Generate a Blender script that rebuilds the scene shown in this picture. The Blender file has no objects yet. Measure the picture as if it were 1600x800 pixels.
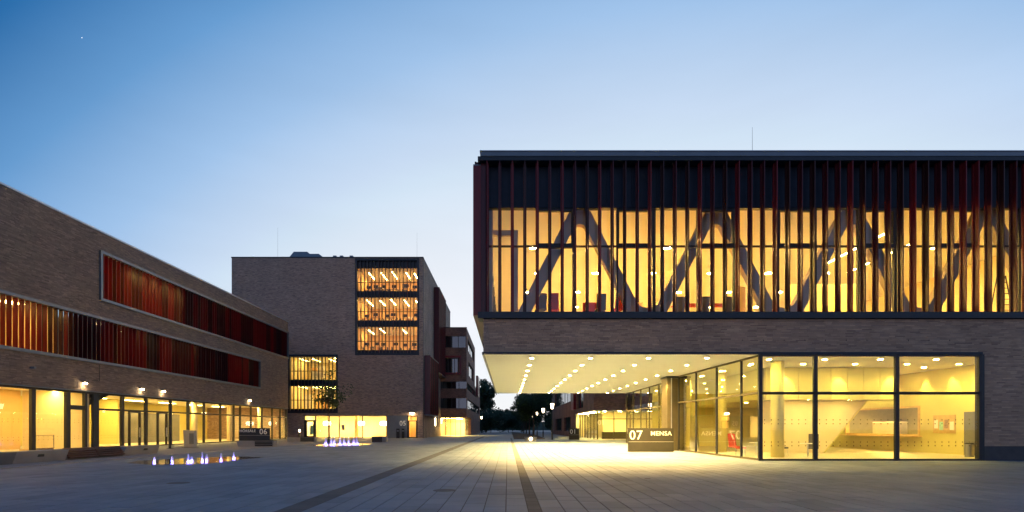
import bpy, bmesh, math, random
from mathutils import Vector, Matrix
R = random.Random(7)
scene = bpy.context.scene
COL = scene.collection

# ------------------------------------------------------------------ camera
F, CX, HY, H = 823.0, 793.0, 668.0, 1.6          # focal length in px of a 1600 px wide frame, horizon, eye height
cam_d = bpy.data.cameras.new('camera'); cam = bpy.data.objects.new('camera', cam_d); COL.objects.link(cam)
cam.location = (0, 0, H); cam.rotation_euler = (math.pi/2, 0, 0)
cam_d.sensor_width = 36; cam_d.lens = F*36/1600
cam_d.shift_x = (800-CX)/1600; cam_d.shift_y = (HY-400)/1600
cam_d.clip_end = 6000
scene.camera = cam

# ------------------------------------------------------------------ sky, sun, exposure
SUN_EL, SUN_AZ = 3.0, 28.0
world = bpy.data.worlds.new('World'); scene.world = world; world.use_nodes = True
nt = world.node_tree; N = nt.nodes; L = nt.links
bg = N['Background']
sky = N.new('ShaderNodeTexSky'); sky.sky_type = 'NISHITA'; sky.sun_disc = False
sky.sun_elevation = math.radians(SUN_EL); sky.sun_rotation = math.radians(SUN_AZ)
sky.ozone_density = 4; sky.dust_density = 0.2
tc = N.new('ShaderNodeTexCoord')
nrm = N.new('ShaderNodeVectorMath'); nrm.operation = 'NORMALIZE'; L.new(tc.outputs['Generated'], nrm.inputs[0])
sep = N.new('ShaderNodeSeparateXYZ'); L.new(nrm.outputs[0], sep.inputs[0])
def wmath(op, a, b=None):
    n = N.new('ShaderNodeMath'); n.operation = op
    for i, v in enumerate((a, b)):
        if v is None: continue
        if isinstance(v, (int, float)): n.inputs[i].default_value = v
        else: L.new(v, n.inputs[i])
    return n.outputs[0]
ga, ge = math.radians(12), math.radians(-10)
dot = N.new('ShaderNodeVectorMath'); dot.operation = 'DOT_PRODUCT'; L.new(nrm.outputs[0], dot.inputs[0])
dot.inputs[1].default_value = (math.sin(ga)*math.cos(ge), math.cos(ga)*math.cos(ge), math.sin(ge))
ang = wmath('ARCCOSINE', dot.outputs['Value'])                    # angle from the afterglow
el = wmath('ARCSINE', wmath('MAXIMUM', sep.outputs['Z'], 0.0))
ang = wmath('MINIMUM', wmath('MAXIMUM', ang, 0.56), 1.17)
t = wmath('ADD', wmath('MULTIPLY', ang, wmath('ADD', wmath('MULTIPLY', ang, 2.149), -2.345)), wmath('ADD', wmath('MULTIPLY', el, 0.543), 0.544))
mr = N.new('ShaderNodeMapRange'); mr.inputs['From Min'].default_value = -0.5; mr.inputs['From Max'].default_value = 2.5
L.new(t, mr.inputs['Value'])
ramp = N.new('ShaderNodeValToRGB'); L.new(mr.outputs[0], ramp.inputs[0])
def lin(c): return tuple(((v/255)/12.92 if v <= 10 else ((v/255+.055)/1.055)**2.4) for v in c) + (1,)
stops = [(-.5, (250,249,250)), (0.03, (243,245,250)), (.19, (211,228,244)), (.24, (202,220,242)), (.44, (161,195,233)), (.72, (104,156,208)), (1.02, (42,108,169)), (1.6, (24,68,120)), (2.5, (20,56,100))]
cr = ramp.color_ramp
while len(cr.elements) < len(stops): cr.elements.new(.5)
for e, (p, c) in zip(cr.elements, stops): e.position = (p+.5)/3; e.color = lin(c)
wn = N.new('ShaderNodeTexNoise'); wn.inputs['Scale'].default_value = 3.0; wn.inputs['Detail'].default_value = 5
wmap = N.new('ShaderNodeMapping'); wmap.inputs['Scale'].default_value = (1, 1, 5); L.new(nrm.outputs[0], wmap.inputs[0]); L.new(wmap.outputs[0], wn.inputs['Vector'])
wr = N.new('ShaderNodeMapRange'); wr.inputs['From Min'].default_value = .3; wr.inputs['From Max'].default_value = .8
wr.inputs['To Min'].default_value = .97; wr.inputs['To Max'].default_value = 1.03; L.new(wn.outputs[0], wr.inputs['Value'])
vs = N.new('ShaderNodeVectorMath'); vs.operation = 'SCALE'; L.new(ramp.outputs[0], vs.inputs[0]); L.new(wr.outputs[0], vs.inputs['Scale'])
nv = N.new('ShaderNodeVectorMath'); nv.operation = 'SCALE'; L.new(sky.outputs[0], nv.inputs[0]); nv.inputs['Scale'].default_value = 0.02
add = N.new('ShaderNodeVectorMath'); add.operation = 'ADD'; L.new(vs.outputs[0], add.inputs[0]); L.new(nv.outputs[0], add.inputs[1])
# mauve band low over the horizon opposite the afterglow
band = wmath('MULTIPLY', wmath('MAXIMUM', wmath('SUBTRACT', 0.25, dot.outputs['Value']), 0.0), wmath('POWER', 2.718, wmath('MULTIPLY', wmath('MULTIPLY', el, el), -9.0)))
bv = N.new('ShaderNodeVectorMath'); bv.operation = 'SCALE'; bv.inputs[0].default_value = (.46, .34, .33); L.new(band, bv.inputs['Scale'])
add2 = N.new('ShaderNodeVectorMath'); add2.operation = 'ADD'; L.new(add.outputs[0], add2.inputs[0]); L.new(bv.outputs[0], add2.inputs[1])
L.new(add2.outputs[0], bg.inputs[0]); bg.inputs[1].default_value = 0.98
sd = bpy.data.lights.new('sun', 'SUN'); sun = bpy.data.objects.new('sun', sd); COL.objects.link(sun)
sd.energy = 0.06; sd.angle = math.radians(25); sd.color = (1, .86, .74)
sun.rotation_euler = Vector((math.sin(math.radians(SUN_AZ)), math.cos(math.radians(SUN_AZ)), math.tan(math.radians(6)))).to_track_quat('Z', 'Y').to_euler()
vsn = scene.view_settings; vsn.view_transform = 'Standard'; vsn.look = 'None'; vsn.gamma = 1; vsn.exposure = 0; vsn.use_curve_mapping = False
scene.render.engine = 'CYCLES'
cy = scene.cycles; cy.use_denoising = True; cy.max_bounces = 8; cy.diffuse_bounces = 4; cy.glossy_bounces = 4; cy.transmission_bounces = 6
cy.transparent_max_bounces = 16; cy.caustics_reflective = False; cy.caustics_refractive = False; cy.sample_clamp_indirect = 25; cy.use_light_tree = True
cy.use_adaptive_sampling = True; cy.adaptive_threshold = 0.01

# ------------------------------------------------------------------ materials
def mat(name): 
    m = bpy.data.materials.new(name); m.use_nodes = True
    return m, m.node_tree.nodes, m.node_tree.links, m.node_tree.nodes['Principled BSDF']
def plain(name, col, rough=.6, var=.12, scale=3.0, metal=0.0, bump=0.0, obj_var=0.0, coat=0.0, spec=.5):
    m, n, l, p = mat(name)
    g = n.new('ShaderNodeNewGeometry'); t = n.new('ShaderNodeTexNoise'); t.inputs['Scale'].default_value = scale; t.inputs['Detail'].default_value = 5
    l.new(g.outputs['Position'], t.inputs['Vector'])
    r = n.new('ShaderNodeMapRange'); r.inputs['From Min'].default_value = .25; r.inputs['From Max'].default_value = .75
    r.inputs['To Min'].default_value = 1-var; r.inputs['To Max'].default_value = 1+var; l.new(t.outputs[0], r.inputs['Value'])
    v = n.new('ShaderNodeVectorMath'); v.operation = 'SCALE'; v.inputs[0].default_value = col[:3]; l.new(r.outputs[0], v.inputs['Scale'])
    out = v.outputs[0]
    if obj_var:
        oi = n.new('ShaderNodeObjectInfo'); r2 = n.new('ShaderNodeMapRange'); r2.inputs['To Min'].default_value = 1-obj_var; r2.inputs['To Max'].default_value = 1+obj_var
        l.new(oi.outputs['Random'], r2.inputs['Value']); v2 = n.new('ShaderNodeVectorMath'); v2.operation = 'SCALE'; l.new(out, v2.inputs[0]); l.new(r2.outputs[0], v2.inputs['Scale']); out = v2.outputs[0]
    l.new(out, p.inputs['Base Color'])
    p.inputs['Roughness'].default_value = rough; p.inputs['Metallic'].default_value = metal; p.inputs['Coat Weight'].default_value = coat; p.inputs['Specular IOR Level'].default_value = spec
    if bump:
        b = n.new('ShaderNodeBump'); b.inputs['Strength'].default_value = bump; b.inputs['Distance'].default_value = .02
        t2 = n.new('ShaderNodeTexNoise'); t2.inputs['Scale'].default_value = scale*14; t2.inputs['Detail'].default_value = 4; l.new(g.outputs['Position'], t2.inputs['Vector'])
        l.new(t2.outputs[0], b.inputs['Height']); l.new(b.outputs[0], p.inputs['Normal'])
    return m
def emit(name, col, strength):
    m, n, l, p = mat(name); n.remove(p)
    e = n.new('ShaderNodeEmission'); e.inputs[0].default_value = (*col, 1); g = n.new('ShaderNodeNewGeometry')
    s = n.new('ShaderNodeMath'); s.operation = 'MULTIPLY_ADD'; s.inputs[1].default_value = -strength; s.inputs[2].default_value = strength   # lit on its front face only
    l.new(g.outputs['Backfacing'], s.inputs[0]); l.new(s.outputs[0], e.inputs[1]); l.new(e.outputs[0], n['Material Output'].inputs[0])
    return m
def brick(name, axis, c1, c2, mortar, bw=.36, bh=.075):
    m, n, l, p = mat(name)
    g = n.new('ShaderNodeNewGeometry'); s = n.new('ShaderNodeSeparateXYZ'); c = n.new('ShaderNodeCombineXYZ')
    l.new(g.outputs['Position'], s.inputs[0]); l.new(s.outputs[axis], c.inputs['X']); l.new(s.outputs['Z'], c.inputs['Y'])
    b = n.new('ShaderNodeTexBrick'); b.inputs['Scale'].default_value = 1; b.inputs['Brick Width'].default_value = bw; b.inputs['Row Height'].default_value = bh
    b.inputs['Mortar Size'].default_value = .007; b.inputs['Mortar Smooth'].default_value = .3; b.offset = .37; b.inputs['Bias'].default_value = -.1
    b.inputs['Color1'].default_value = (*c1, 1); b.inputs['Color2'].default_value = (*c2, 1); b.inputs['Mortar'].default_value = (*mortar, 1); l.new(c.outputs[0], b.inputs['Vector'])
    t = n.new('ShaderNodeTexNoise'); t.inputs['Scale'].default_value = .5; t.inputs['Detail'].default_value = 6; l.new(g.outputs['Position'], t.inputs['Vector'])
    t3 = n.new('ShaderNodeTexNoise'); t3.inputs['Scale'].default_value = 1; t3.inputs['Detail'].default_value = 2
    mp = n.new('ShaderNodeMapping'); mp.inputs['Scale'].default_value = (2.2, 11, 1); l.new(c.outputs[0], mp.inputs[0]); l.new(mp.outputs[0], t3.inputs['Vector'])
    ad = n.new('ShaderNodeMath'); ad.operation = 'ADD'; l.new(t.outputs[0], ad.inputs[0]); l.new(t3.outputs[0], ad.inputs[1])
    r = n.new('ShaderNodeMapRange'); r.inputs['From Min'].default_value = .6; r.inputs['From Max'].default_value = 1.4; r.inputs['To Min'].default_value = .5; r.inputs['To Max'].default_value = 1.5; l.new(ad.outputs[0], r.inputs['Value'])
    v = n.new('ShaderNodeVectorMath'); v.operation = 'SCALE'; l.new(b.outputs['Color'], v.inputs[0]); l.new(r.outputs[0], v.inputs['Scale']); l.new(v.outputs[0], p.inputs['Base Color'])
    bu = n.new('ShaderNodeBump'); bu.inputs['Strength'].default_value = .5; bu.inputs['Distance'].default_value = .012; bu.invert = True; l.new(b.outputs['Fac'], bu.inputs['Height']); l.new(bu.outputs[0], p.inputs['Normal'])
    p.inputs['Roughness'].default_value = .85
    return m
def island(name, cols, rough=.8, patch=.18, patch_scale=.35, use_obj=False, bump=.3, spec=.5):
    """each separate block (or object) its own tone"""
    m, n, l, p = mat(name)
    g = n.new('ShaderNodeNewGeometry')
    if use_obj: src = n.new('ShaderNodeObjectInfo').outputs['Random']
    else: src = g.outputs['Random Per Island']
    cr = n.new('ShaderNodeValToRGB'); e = cr.color_ramp
    while len(e.elements) < len(cols): e.elements.new(.5)
    for i, c in enumerate(cols): e.elements[i].position = i/(len(cols)-1); e.elements[i].color = (*c, 1)
    l.new(src, cr.inputs[0])
    t = n.new('ShaderNodeTexNoise'); t.inputs['Scale'].default_value = patch_scale; t.inputs['Detail'].default_value = 7; t.inputs['Roughness'].default_value = .62; l.new(g.outputs['Position'], t.inputs['Vector'])
    r = n.new('ShaderNodeMapRange'); r.inputs['From Min'].default_value = .3; r.inputs['From Max'].default_value = .7; r.inputs['To Min'].default_value = 1-patch; r.inputs['To Max'].default_value = 1+patch; l.new(t.outputs[0], r.inputs['Value'])
    v = n.new('ShaderNodeVectorMath'); v.operation = 'SCALE'; l.new(cr.outputs[0], v.inputs[0]); l.new(r.outputs[0], v.inputs['Scale']); l.new(v.outputs[0], p.inputs['Base Color'])
    p.inputs['Roughness'].default_value = rough; p.inputs['Specular IOR Level'].default_value = spec
    t2 = n.new('ShaderNodeTexNoise'); t2.inputs['Scale'].default_value = 40; t2.inputs['Detail'].default_value = 4; l.new(g.outputs['Position'], t2.inputs['Vector'])
    b = n.new('ShaderNodeBump'); b.inputs['Strength'].default_value = bump; b.inputs['Distance'].default_value = .006; l.new(t2.outputs[0], b.inputs['Height']); l.new(b.outputs[0], p.inputs['Normal'])
    return m
def glass(name, tint=(.93,.95,.93), ior=1.5, rough=.0, base=0.0):
    m, n, l, p = mat(name); n.remove(p)
    tr = n.new('ShaderNodeBsdfTransparent'); tr.inputs[0].default_value = (*tint, 1)
    gl = n.new('ShaderNodeBsdfGlossy'); gl.inputs['Roughness'].default_value = rough; gl.inputs[0].default_value = (.95,.97,1,1)
    geo = n.new('ShaderNodeNewGeometry')
    dp = n.new('ShaderNodeVectorMath'); dp.operation = 'DOT_PRODUCT'; l.new(geo.outputs['Incoming'], dp.inputs[0]); l.new(geo.outputs['Normal'], dp.inputs[1])
    def mm(op, a, b=None):
        q = n.new('ShaderNodeMath'); q.operation = op
        for i, v_ in enumerate((a, b)):
            if v_ is None: continue
            if isinstance(v_, (int, float)): q.inputs[i].default_value = v_
            else: l.new(v_, q.inputs[i])
        return q.outputs[0]
    f0 = 1.3*((ior-1)/(ior+1))**2
    frs = mm('ADD', mm('MULTIPLY', mm('POWER', mm('SUBTRACT', 1.0, mm('ABSOLUTE', dp.outputs['Value'])), 4.0), 1-f0-base), f0)   # both faces of a pane reflect
    t = n.new('ShaderNodeTexNoise'); t.inputs['Scale'].default_value = .7; l.new(geo.outputs['Position'], t.inputs['Vector'])
    b = n.new('ShaderNodeBump'); b.inputs['Strength'].default_value = .04; b.inputs['Distance'].default_value = .02; l.new(t.outputs[0], b.inputs['Height']); l.new(b.outputs[0], gl.inputs['Normal'])
    ad = n.new('ShaderNodeMath'); ad.operation = 'ADD'; ad.inputs[1].default_value = base; l.new(frs, ad.inputs[0])
    mx = n.new('ShaderNodeMixShader'); l.new(ad.outputs[0], mx.inputs[0]); l.new(tr.outputs[0], mx.inputs[1]); l.new(gl.outputs[0], mx.inputs[2]); l.new(mx.outputs[0], n['Material Output'].inputs[0])
    return m
def fin_glass(name, col, trans):
    """lacquered red blade, a little light comes through"""
    m, n, l, p = mat(name)
    g = n.new('ShaderNodeNewGeometry'); t = n.new('ShaderNodeTexNoise'); t.inputs['Scale'].default_value = 2; mp = n.new('ShaderNodeMapping'); mp.inputs['Scale'].default_value = (3, 3, .3)
    l.new(g.outputs['Position'], mp.inputs[0]); l.new(mp.outputs[0], t.inputs['Vector'])
    r = n.new('ShaderNodeMapRange'); r.inputs['To Min'].default_value = .75; r.inputs['To Max'].default_value = 1.25; l.new(t.outputs[0], r.inputs['Value'])
    v = n.new('ShaderNodeVectorMath'); v.operation = 'SCALE'; v.inputs[0].default_value = col; l.new(r.outputs[0], v.inputs['Scale']); l.new(v.outputs[0], p.inputs['Base Color'])
    p.inputs['Roughness'].default_value = .32; p.inputs['Specular IOR Level'].default_value = .4
    if trans:
        tl = n.new('ShaderNodeBsdfTranslucent'); v2 = n.new('ShaderNodeVectorMath'); v2.operation = 'SCALE'; v2.inputs['Scale'].default_value = 2.6; l.new(v.outputs[0], v2.inputs[0]); l.new(v2.outputs[0], tl.inputs[0])
        mx = n.new('ShaderNodeMixShader'); mx.inputs[0].default_value = trans; l.new(p.outputs[0], mx.inputs[1]); l.new(tl.outputs[0], mx.inputs[2]); l.new(mx.outputs[0], n['Material Output'].inputs[0])
    return m

WARM = (1.0, .70, .25); YEL = (1.0, .73, .23); ORANGE = (1.0, .58, .20); CREAM = (1.0, .67, .18); AMBER = (1.0, .60, .15)
M = dict(
    brickX=brick('brick_facing_plaza', 'X', (.40,.265,.19), (.27,.19,.145), (.20,.16,.125)),
    brickY=brick('brick_long_wall', 'Y', (.40,.265,.19), (.27,.19,.145), (.20,.16,.125)), brickL=brick('brick_lecture_hall', 'Y', (.25,.168,.125), (.165,.12,.095), (.12,.098,.08)),
    redbrickX=brick('red_brick_front', 'X', (.30,.14,.09), (.19,.09,.065), (.13,.09,.075)),
    redbrickY=brick('red_brick_side', 'Y', (.30,.14,.09), (.19,.09,.065), (.13,.09,.075)),
    bricks=island('clinker_bricks', [(.31,.185,.125), (.51,.305,.19), (.42,.25,.16), (.58,.36,.225), (.38,.23,.16)], .85, .15, .6),
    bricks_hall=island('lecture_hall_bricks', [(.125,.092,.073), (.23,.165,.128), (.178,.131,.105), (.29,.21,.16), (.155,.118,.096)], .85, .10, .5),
    bricks_office=island('office_bricks', [(.21,.145,.115), (.42,.285,.21), (.31,.21,.16), (.50,.345,.255), (.26,.185,.15)], .85, .10, .5),
    mortar=plain('mortar', (.075,.062,.055), .95, .2, 8),
    slab=island('paving_stone', [(.112,.146,.182), (.166,.206,.246), (.144,.182,.221), (.182,.221,.258)], .62, .24, .45, bump=.25),
    slab_o=island('paving_stone_single', [(.112,.146,.182), (.166,.206,.246), (.144,.182,.221), (.182,.221,.258)], .62, .24, .45, use_obj=True, bump=.25),
    ground=plain('paving_far', (.165,.18,.195), .65, .15, .3),
    bed=plain('joint_sand', (.055,.053,.05), .95, .2, 6),
    gutter=island('gutter_stone', [(.055,.055,.056), (.08,.079,.078), (.065,.065,.066)], .75, .15, .8),
    forecourt=plain('forecourt_concrete', (.25,.235,.22), .7, .12, .5, bump=.1),
    concrete=plain('concrete', (.30,.285,.265), .75, .12, 1.2, bump=.15),
    concrete_dark=plain('concrete_grey', (.17,.165,.16), .8, .14, 1.2, bump=.15),
    metal_dark=plain('anthracite_metal', (.018,.022,.030), .45, .15, 2, spec=.4),
    metal_frame=plain('black_window_frame', (.016,.015,.014), .45, .15, 4),
    metal_grey=plain('grey_metal', (.15,.165,.185), .42, .1, 2, .4),
    coping=plain('zinc_coping', (.42,.45,.5), .38, .08, 2, .6),
    cladding=plain('blue_black_cladding', (.010,.018,.034), .5, .25, 1.5, spec=.3, obj_var=.25),
    bronze=plain('bronze_panel', (.10,.08,.035), .5, .12, 2, .2), signmetal=plain('sign_bronze', (.036,.030,.014), .5, .12, 2, .1),
    finA=fin_glass('fin_dark_red', (.085,.009,.013), .10), finB=fin_glass('fin_red', (.19,.014,.018), .12), finC=fin_glass('fin_brown_red', (.055,.012,.010), .10),
    finL1=fin_glass('screen_red', (.165,.006,.010), .40), finL2=fin_glass('screen_dark_red', (.08,.006,.008), .36), finL3=fin_glass('screen_orange_red', (.19,.009,.012), .38), finL4=fin_glass('screen_maroon', (.042,.006,.010), .28),
    finK=plain('black_fin', (.014,.011,.010), .45, .2, 3, obj_var=.3),
    glass=glass('clear_glass'), glass_dark=glass('tinted_glass', (.25,.28,.30), 1.55, 0, .06), glass_ent=glass('entrance_glass', (.84,.86,.66), 1.6, 0, .17),
    soffit=plain('white_soffit', (.86,.84,.78), .6, .02, .4), ceiling=plain('white_ceiling', (.78,.75,.68), .7, .03, .5),
    plaster=plain('cream_plaster', (.74,.63,.40), .75, .05, .7), plaster_y=plain('yellow_wall_panel', (.68,.60,.22), .6, .06, .7, obj_var=.06),
    orange_wall=plain('amber_wall', (.75,.52,.24), .7, .08, .7), timber_wall=plain('oiled_timber_wall', (.55,.30,.12), .6, .15, 3),
    floor=plain('pale_floor', (.55,.48,.36), .35, .06, 1), floor_dark=plain('dark_floor', (.16,.12,.09), .4, .1, 1),
    truss=plain('fair_faced_concrete', (.52,.42,.32), .7, .12, 1.0, bump=.1),
    wood=plain('bench_hardwood', (.16,.075,.035), .5, .25, 7), wood_light=plain('birch_counter', (.62,.42,.17), .45, .12, 5),
    red_fabric=plain('red_upholstery', (.50,.035,.03), .8, .12, 6), grey_fabric=plain('grey_upholstery', (.13,.12,.11), .85, .12, 6), yellow_plastic=plain('yellow_shell', (.75,.45,.05), .4, .05, 4),
    chrome=plain('steel_tube', (.55,.55,.55), .3, .05, 3, 1.0), white_paint=plain('white_lettering', (.85,.82,.74), .5, .04, 5), black=plain('black_plastic', (.012,.012,.013), .5, .2, 5),
    steel_box=plain('stainless_steel', (.34,.35,.36), .38, .06, 3, .7), soil=plain('bark_mulch', (.06,.032,.02), .95, .4, 5, bump=.6),
    bark=plain('tree_bark', (.075,.055,.04), .9, .3, 6, bump=.5),
    e_soffit=emit('soffit_lamp', (1.0, .64, .21), 430), e_hall=emit('hall_lamp', AMBER, 1030), e_lobby=emit('lobby_lamp', (1, .74, .18), 520), e_strip=emit('strip_lamp', CREAM, 110), e_office=emit('office_strip', (1,.60,.18), 125),
    e_wall=emit('bulkhead_lamp', (1,.76,.42), 60), e_lantern=emit('lantern_glow', (1,.80,.50), 14), e_far=emit('far_room_lamp', CREAM, 80), e_blue=emit('blue_led', (.16,.12,1.0), 60), e_room=emit('lecture_room_lamp', (1,.56,.17), 32), e_star=emit('star_light', (1,1,1), 3), e_dim=emit('dim_lamp', (1,.6,.25), 12),
    roofblue=plain('roof_plant_housing', (.10,.17,.23), .5, .1, 1), tile=plain('roof_tiles', (.07,.045,.04), .85, .2, 4),
    plinthstone=plain('dark_plinth', (.075,.062,.058), .8, .15, 3), e_shop=emit('shop_lamp', CREAM, 200),
    hatch_tile=plain('olive_kitchen_tile', (.34,.31,.19), .5, .08, 3),
    dots=plain('frosted_dot', (.10,.08,.02), .6, .1, 9), poster=plain('paper_poster', (.35,.22,.12), .7, .4, 9), poster_g=plain('green_poster', (.35,.62,.45), .7, .3, 4),
)
def leafmat(name, c1, c2):
    m, n, l, p = mat(name); g = n.new('ShaderNodeNewGeometry'); cr = n.new('ShaderNodeValToRGB'); l.new(g.outputs['Random Per Island'], cr.inputs[0])
    cr.color_ramp.elements[0].color = (*c1, 1); cr.color_ramp.elements[1].color = (*c2, 1); l.new(cr.outputs[0], p.inputs['Base Color']); p.inputs['Roughness'].default_value = .6
    tl = n.new('ShaderNodeBsdfTranslucent'); l.new(cr.outputs[0], tl.inputs[0]); mx = n.new('ShaderNodeMixShader'); mx.inputs[0].default_value = .25
    l.new(p.outputs[0], mx.inputs[1]); l.new(tl.outputs[0], mx.inputs[2]); l.new(mx.outputs[0], n['Material Output'].inputs[0]); return m
M['leaf'] = leafmat('leaves', (.022,.045,.014), (.055,.09,.025)); M['leaf_far'] = leafmat('far_leaves', (.02,.042,.018), (.04,.07,.028))
def watermat(name):
    m, n, l, p = mat(name); p.inputs['Base Color'].default_value = (.03,.035,.04,1); p.inputs['Roughness'].default_value = .04; p.inputs['Specular IOR Level'].default_value = .6
    g = n.new('ShaderNodeNewGeometry'); t = n.new('ShaderNodeTexNoise'); t.inputs['Scale'].default_value = 5; t.inputs['Detail'].default_value = 3; l.new(g.outputs['Position'], t.inputs['Vector'])
    b = n.new('ShaderNodeBump'); b.inputs['Strength'].default_value = .10; b.inputs['Distance'].default_value = .03; l.new(t.outputs[0], b.inputs['Height']); l.new(b.outputs[0], p.inputs['Normal']); return m
M['hill'] = plain('wooded_hill', (.03,.045,.025), .95, .5, .4, bump=.8)
M['water'] = watermat('shallow_water')
def jetmat():
    m, n, l, p = mat('foaming_water'); p.inputs['Base Color'].default_value = (.85,.88,.95,1); p.inputs['Roughness'].default_value = .3
    tl = n.new('ShaderNodeBsdfTranslucent'); tl.inputs[0].default_value = (.85,.88,.97,1); tr = n.new('ShaderNodeBsdfTransparent')
    mx = n.new('ShaderNodeMixShader'); mx.inputs[0].default_value = .7; l.new(p.outputs[0], mx.inputs[1]); l.new(tl.outputs[0], mx.inputs[2])
    m2 = n.new('ShaderNodeMixShader'); m2.inputs[0].default_value = .3; l.new(mx.outputs[0], m2.inputs[1]); l.new(tr.outputs[0], m2.inputs[2]); l.new(m2.outputs[0], n['Material Output'].inputs[0]); return m
M['jet'] = jetmat()

# ------------------------------------------------------------------ mesh helpers
WP = {}                                            # world position of every object built
class MB:
    def __init__(s): s.v = []; s.f = []; s.sm = False
    def add(s, vs, fs):
        b = len(s.v); s.v += [tuple(p) for p in vs]; s.f += [tuple(i+b for i in f) for f in fs]; return s
    def box(s, x0, x1, y0, y1, z0, z1, skip=()):
        if x0 > x1: x0, x1 = x1, x0
        if y0 > y1: y0, y1 = y1, y0
        vs = [(x0,y0,z0),(x1,y0,z0),(x1,y1,z0),(x0,y1,z0),(x0,y0,z1),(x1,y0,z1),(x1,y1,z1),(x0,y1,z1)]
        fs = dict(b=(0,3,2,1), t=(4,5,6,7), f=(0,1,5,4), r=(1,2,6,5), k=(2,3,7,6), l=(3,0,4,7))
        return s.add(vs, [q for k, q in fs.items() if k not in skip])
    def prism(s, poly, axis, a, b):
        """poly: points in the two other axes, extruded along axis from a to b"""
        n = len(poly)
        def P(u, w, t): return {'x': (t,u,w), 'y': (u,t,w), 'z': (u,w,t)}[axis]
        vs = [P(u,w,a) for u,w in poly] + [P(u,w,b) for u,w in poly]
        fs = [tuple(range(n)), tuple(range(2*n-1, n-1, -1))] + [(i, i+n, (i+1) % n+n, (i+1) % n) for i in range(n)]
        return s.add(vs, fs)
    def bar(s, p, q, r0, r1=None, n=8):
        r1 = r0 if r1 is None else r1; p, q = Vector(p), Vector(q); d = (q-p).normalized()
        a = d.orthogonal().normalized(); b = d.cross(a)
        vs = [p+(a*math.cos(2*math.pi*i/n)+b*math.sin(2*math.pi*i/n))*r0 for i in range(n)] + [q+(a*math.cos(2*math.pi*i/n)+b*math.sin(2*math.pi*i/n))*r1 for i in range(n)]
        return s.add(vs, [(i, (i+1) % n, (i+1) % n+n, i+n) for i in range(n)] + [tuple(range(n-1,-1,-1)), tuple(range(n, 2*n))])
    def lathe(s, prof, c=(0,0,0), n=14):
        vs = []; fs = []
        for r, z in prof:
            for i in range(n): vs.append((c[0]+r*math.cos(2*math.pi*i/n), c[1]+r*math.sin(2*math.pi*i/n), c[2]+z))
        for k in range(len(prof)-1):
            for i in range(n): j = (i+1) % n; fs.append((k*n+i, k*n+j, (k+1)*n+j, (k+1)*n+i))
        fs += [tuple(range(n-1,-1,-1)), tuple(range((len(prof)-1)*n, len(prof)*n))]
        return s.add(vs, fs)
    def build(s, name, m, parent=None, bevel=0.0, smooth=False, origin=None, kind=None):
        xs, ys, zs = zip(*s.v)
        c = Vector(origin) if origin else Vector(((min(xs)+max(xs))/2, (min(ys)+max(ys))/2, min(zs)))
        me = bpy.data.meshes.new(name); me.from_pydata([(x-c.x, y-c.y, z-c.z) for x, y, z in s.v], [], s.f)
        bm = bmesh.new(); bm.from_mesh(me)
        if len(bm.faces) < 60000: bmesh.ops.recalc_face_normals(bm, faces=bm.faces)
        if bevel: bmesh.ops.bevel(bm, geom=bm.edges[:]+bm.verts[:], offset=bevel, segments=2, affect='EDGES', clamp_overlap=True, profile=.5)
        bm.to_mesh(me); bm.free()
        if smooth: me.polygons.foreach_set('use_smooth', [True]*len(me.polygons))
        me.materials.append(M[m] if isinstance(m, str) else m)
        return link(name, me, c, parent, kind)
def link(name, data, wpos, parent=None, kind=None):
    o = bpy.data.objects.new(name, data); COL.objects.link(o)
    w = Vector(wpos); WP[o] = w; o.location = w - (WP[parent] if parent else Vector((0,0,0)))
    if parent: o.parent = parent
    if kind: o['kind'] = kind
    return o
def dup(o, wpos, parent=None, m=None, rot=None):
    c = o.copy(); COL.objects.link(c); w = Vector(wpos); WP[c] = w
    c.parent = parent; c.location = w - (WP[parent] if parent else Vector((0,0,0)))
    if rot is not None: c.rotation_euler = rot
    if m is not None: c.material_slots[0].link = 'OBJECT'; c.material_slots[0].material = M[m]
    return c
def thing(name, loc, label, cat, group=None):
    o = link(name, None, loc); o.empty_display_size = .2; tag(o, label, cat, group); return o
def tag(o, label, cat, group=None):
    o['label'] = label; o['category'] = cat
    if group: o['group'] = group
    return o
def copy_thing(o, wpos, rz=0.0, label=None, group=None):
    c = o.copy(); COL.objects.link(c); c.location = wpos; c.rotation_euler = (0,0,rz); WP[c] = Vector(wpos)
    if label: c['label'] = label
    if group: c['group'] = group
    def kids(src, dst):
        for ch in src.children:
            k = ch.copy(); COL.objects.link(k); k.parent = dst; kids(ch, k)
    kids(o, c); return c
def box(name, m, parent, x0, x1, y0, y1, z0, z1, bevel=0.0, kind=None):
    return MB().box(x0,x1,y0,y1,z0,z1).build(name, m, parent, bevel, kind=kind)
def wall(name, m, parent, axis, p0, p1, u0, u1, z0, z1, holes=()):
    """wall slab with rectangular openings; axis 'x' runs along x (p = y range), 'y' runs along y (p = x range)"""
    us = sorted({u0, u1, *[h[0] for h in holes], *[h[1] for h in holes]}); us = [u for u in us if u0 <= u <= u1]
    zs = sorted({z0, z1, *[h[2] for h in holes], *[h[3] for h in holes]}); zs = [z for z in zs if z0 <= z <= z1]
    mb = MB()
    for a, b in zip(zs, zs[1:]):
        run = None
        for c, d in list(zip(us, us[1:])) + [(None, None)]:
            solid = c is not None and not any(h[0] <= c and d <= h[1] and h[2] <= a and b <= h[3] for h in holes)
            if solid and run is None: run = [c, d]
            elif solid: run[1] = d
            elif run:
                (mb.box(run[0], run[1], p0, p1, a, b) if axis == 'x' else mb.box(p0, p1, run[0], run[1], a, b)); run = None
    return mb.build(name, m, parent)
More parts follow.
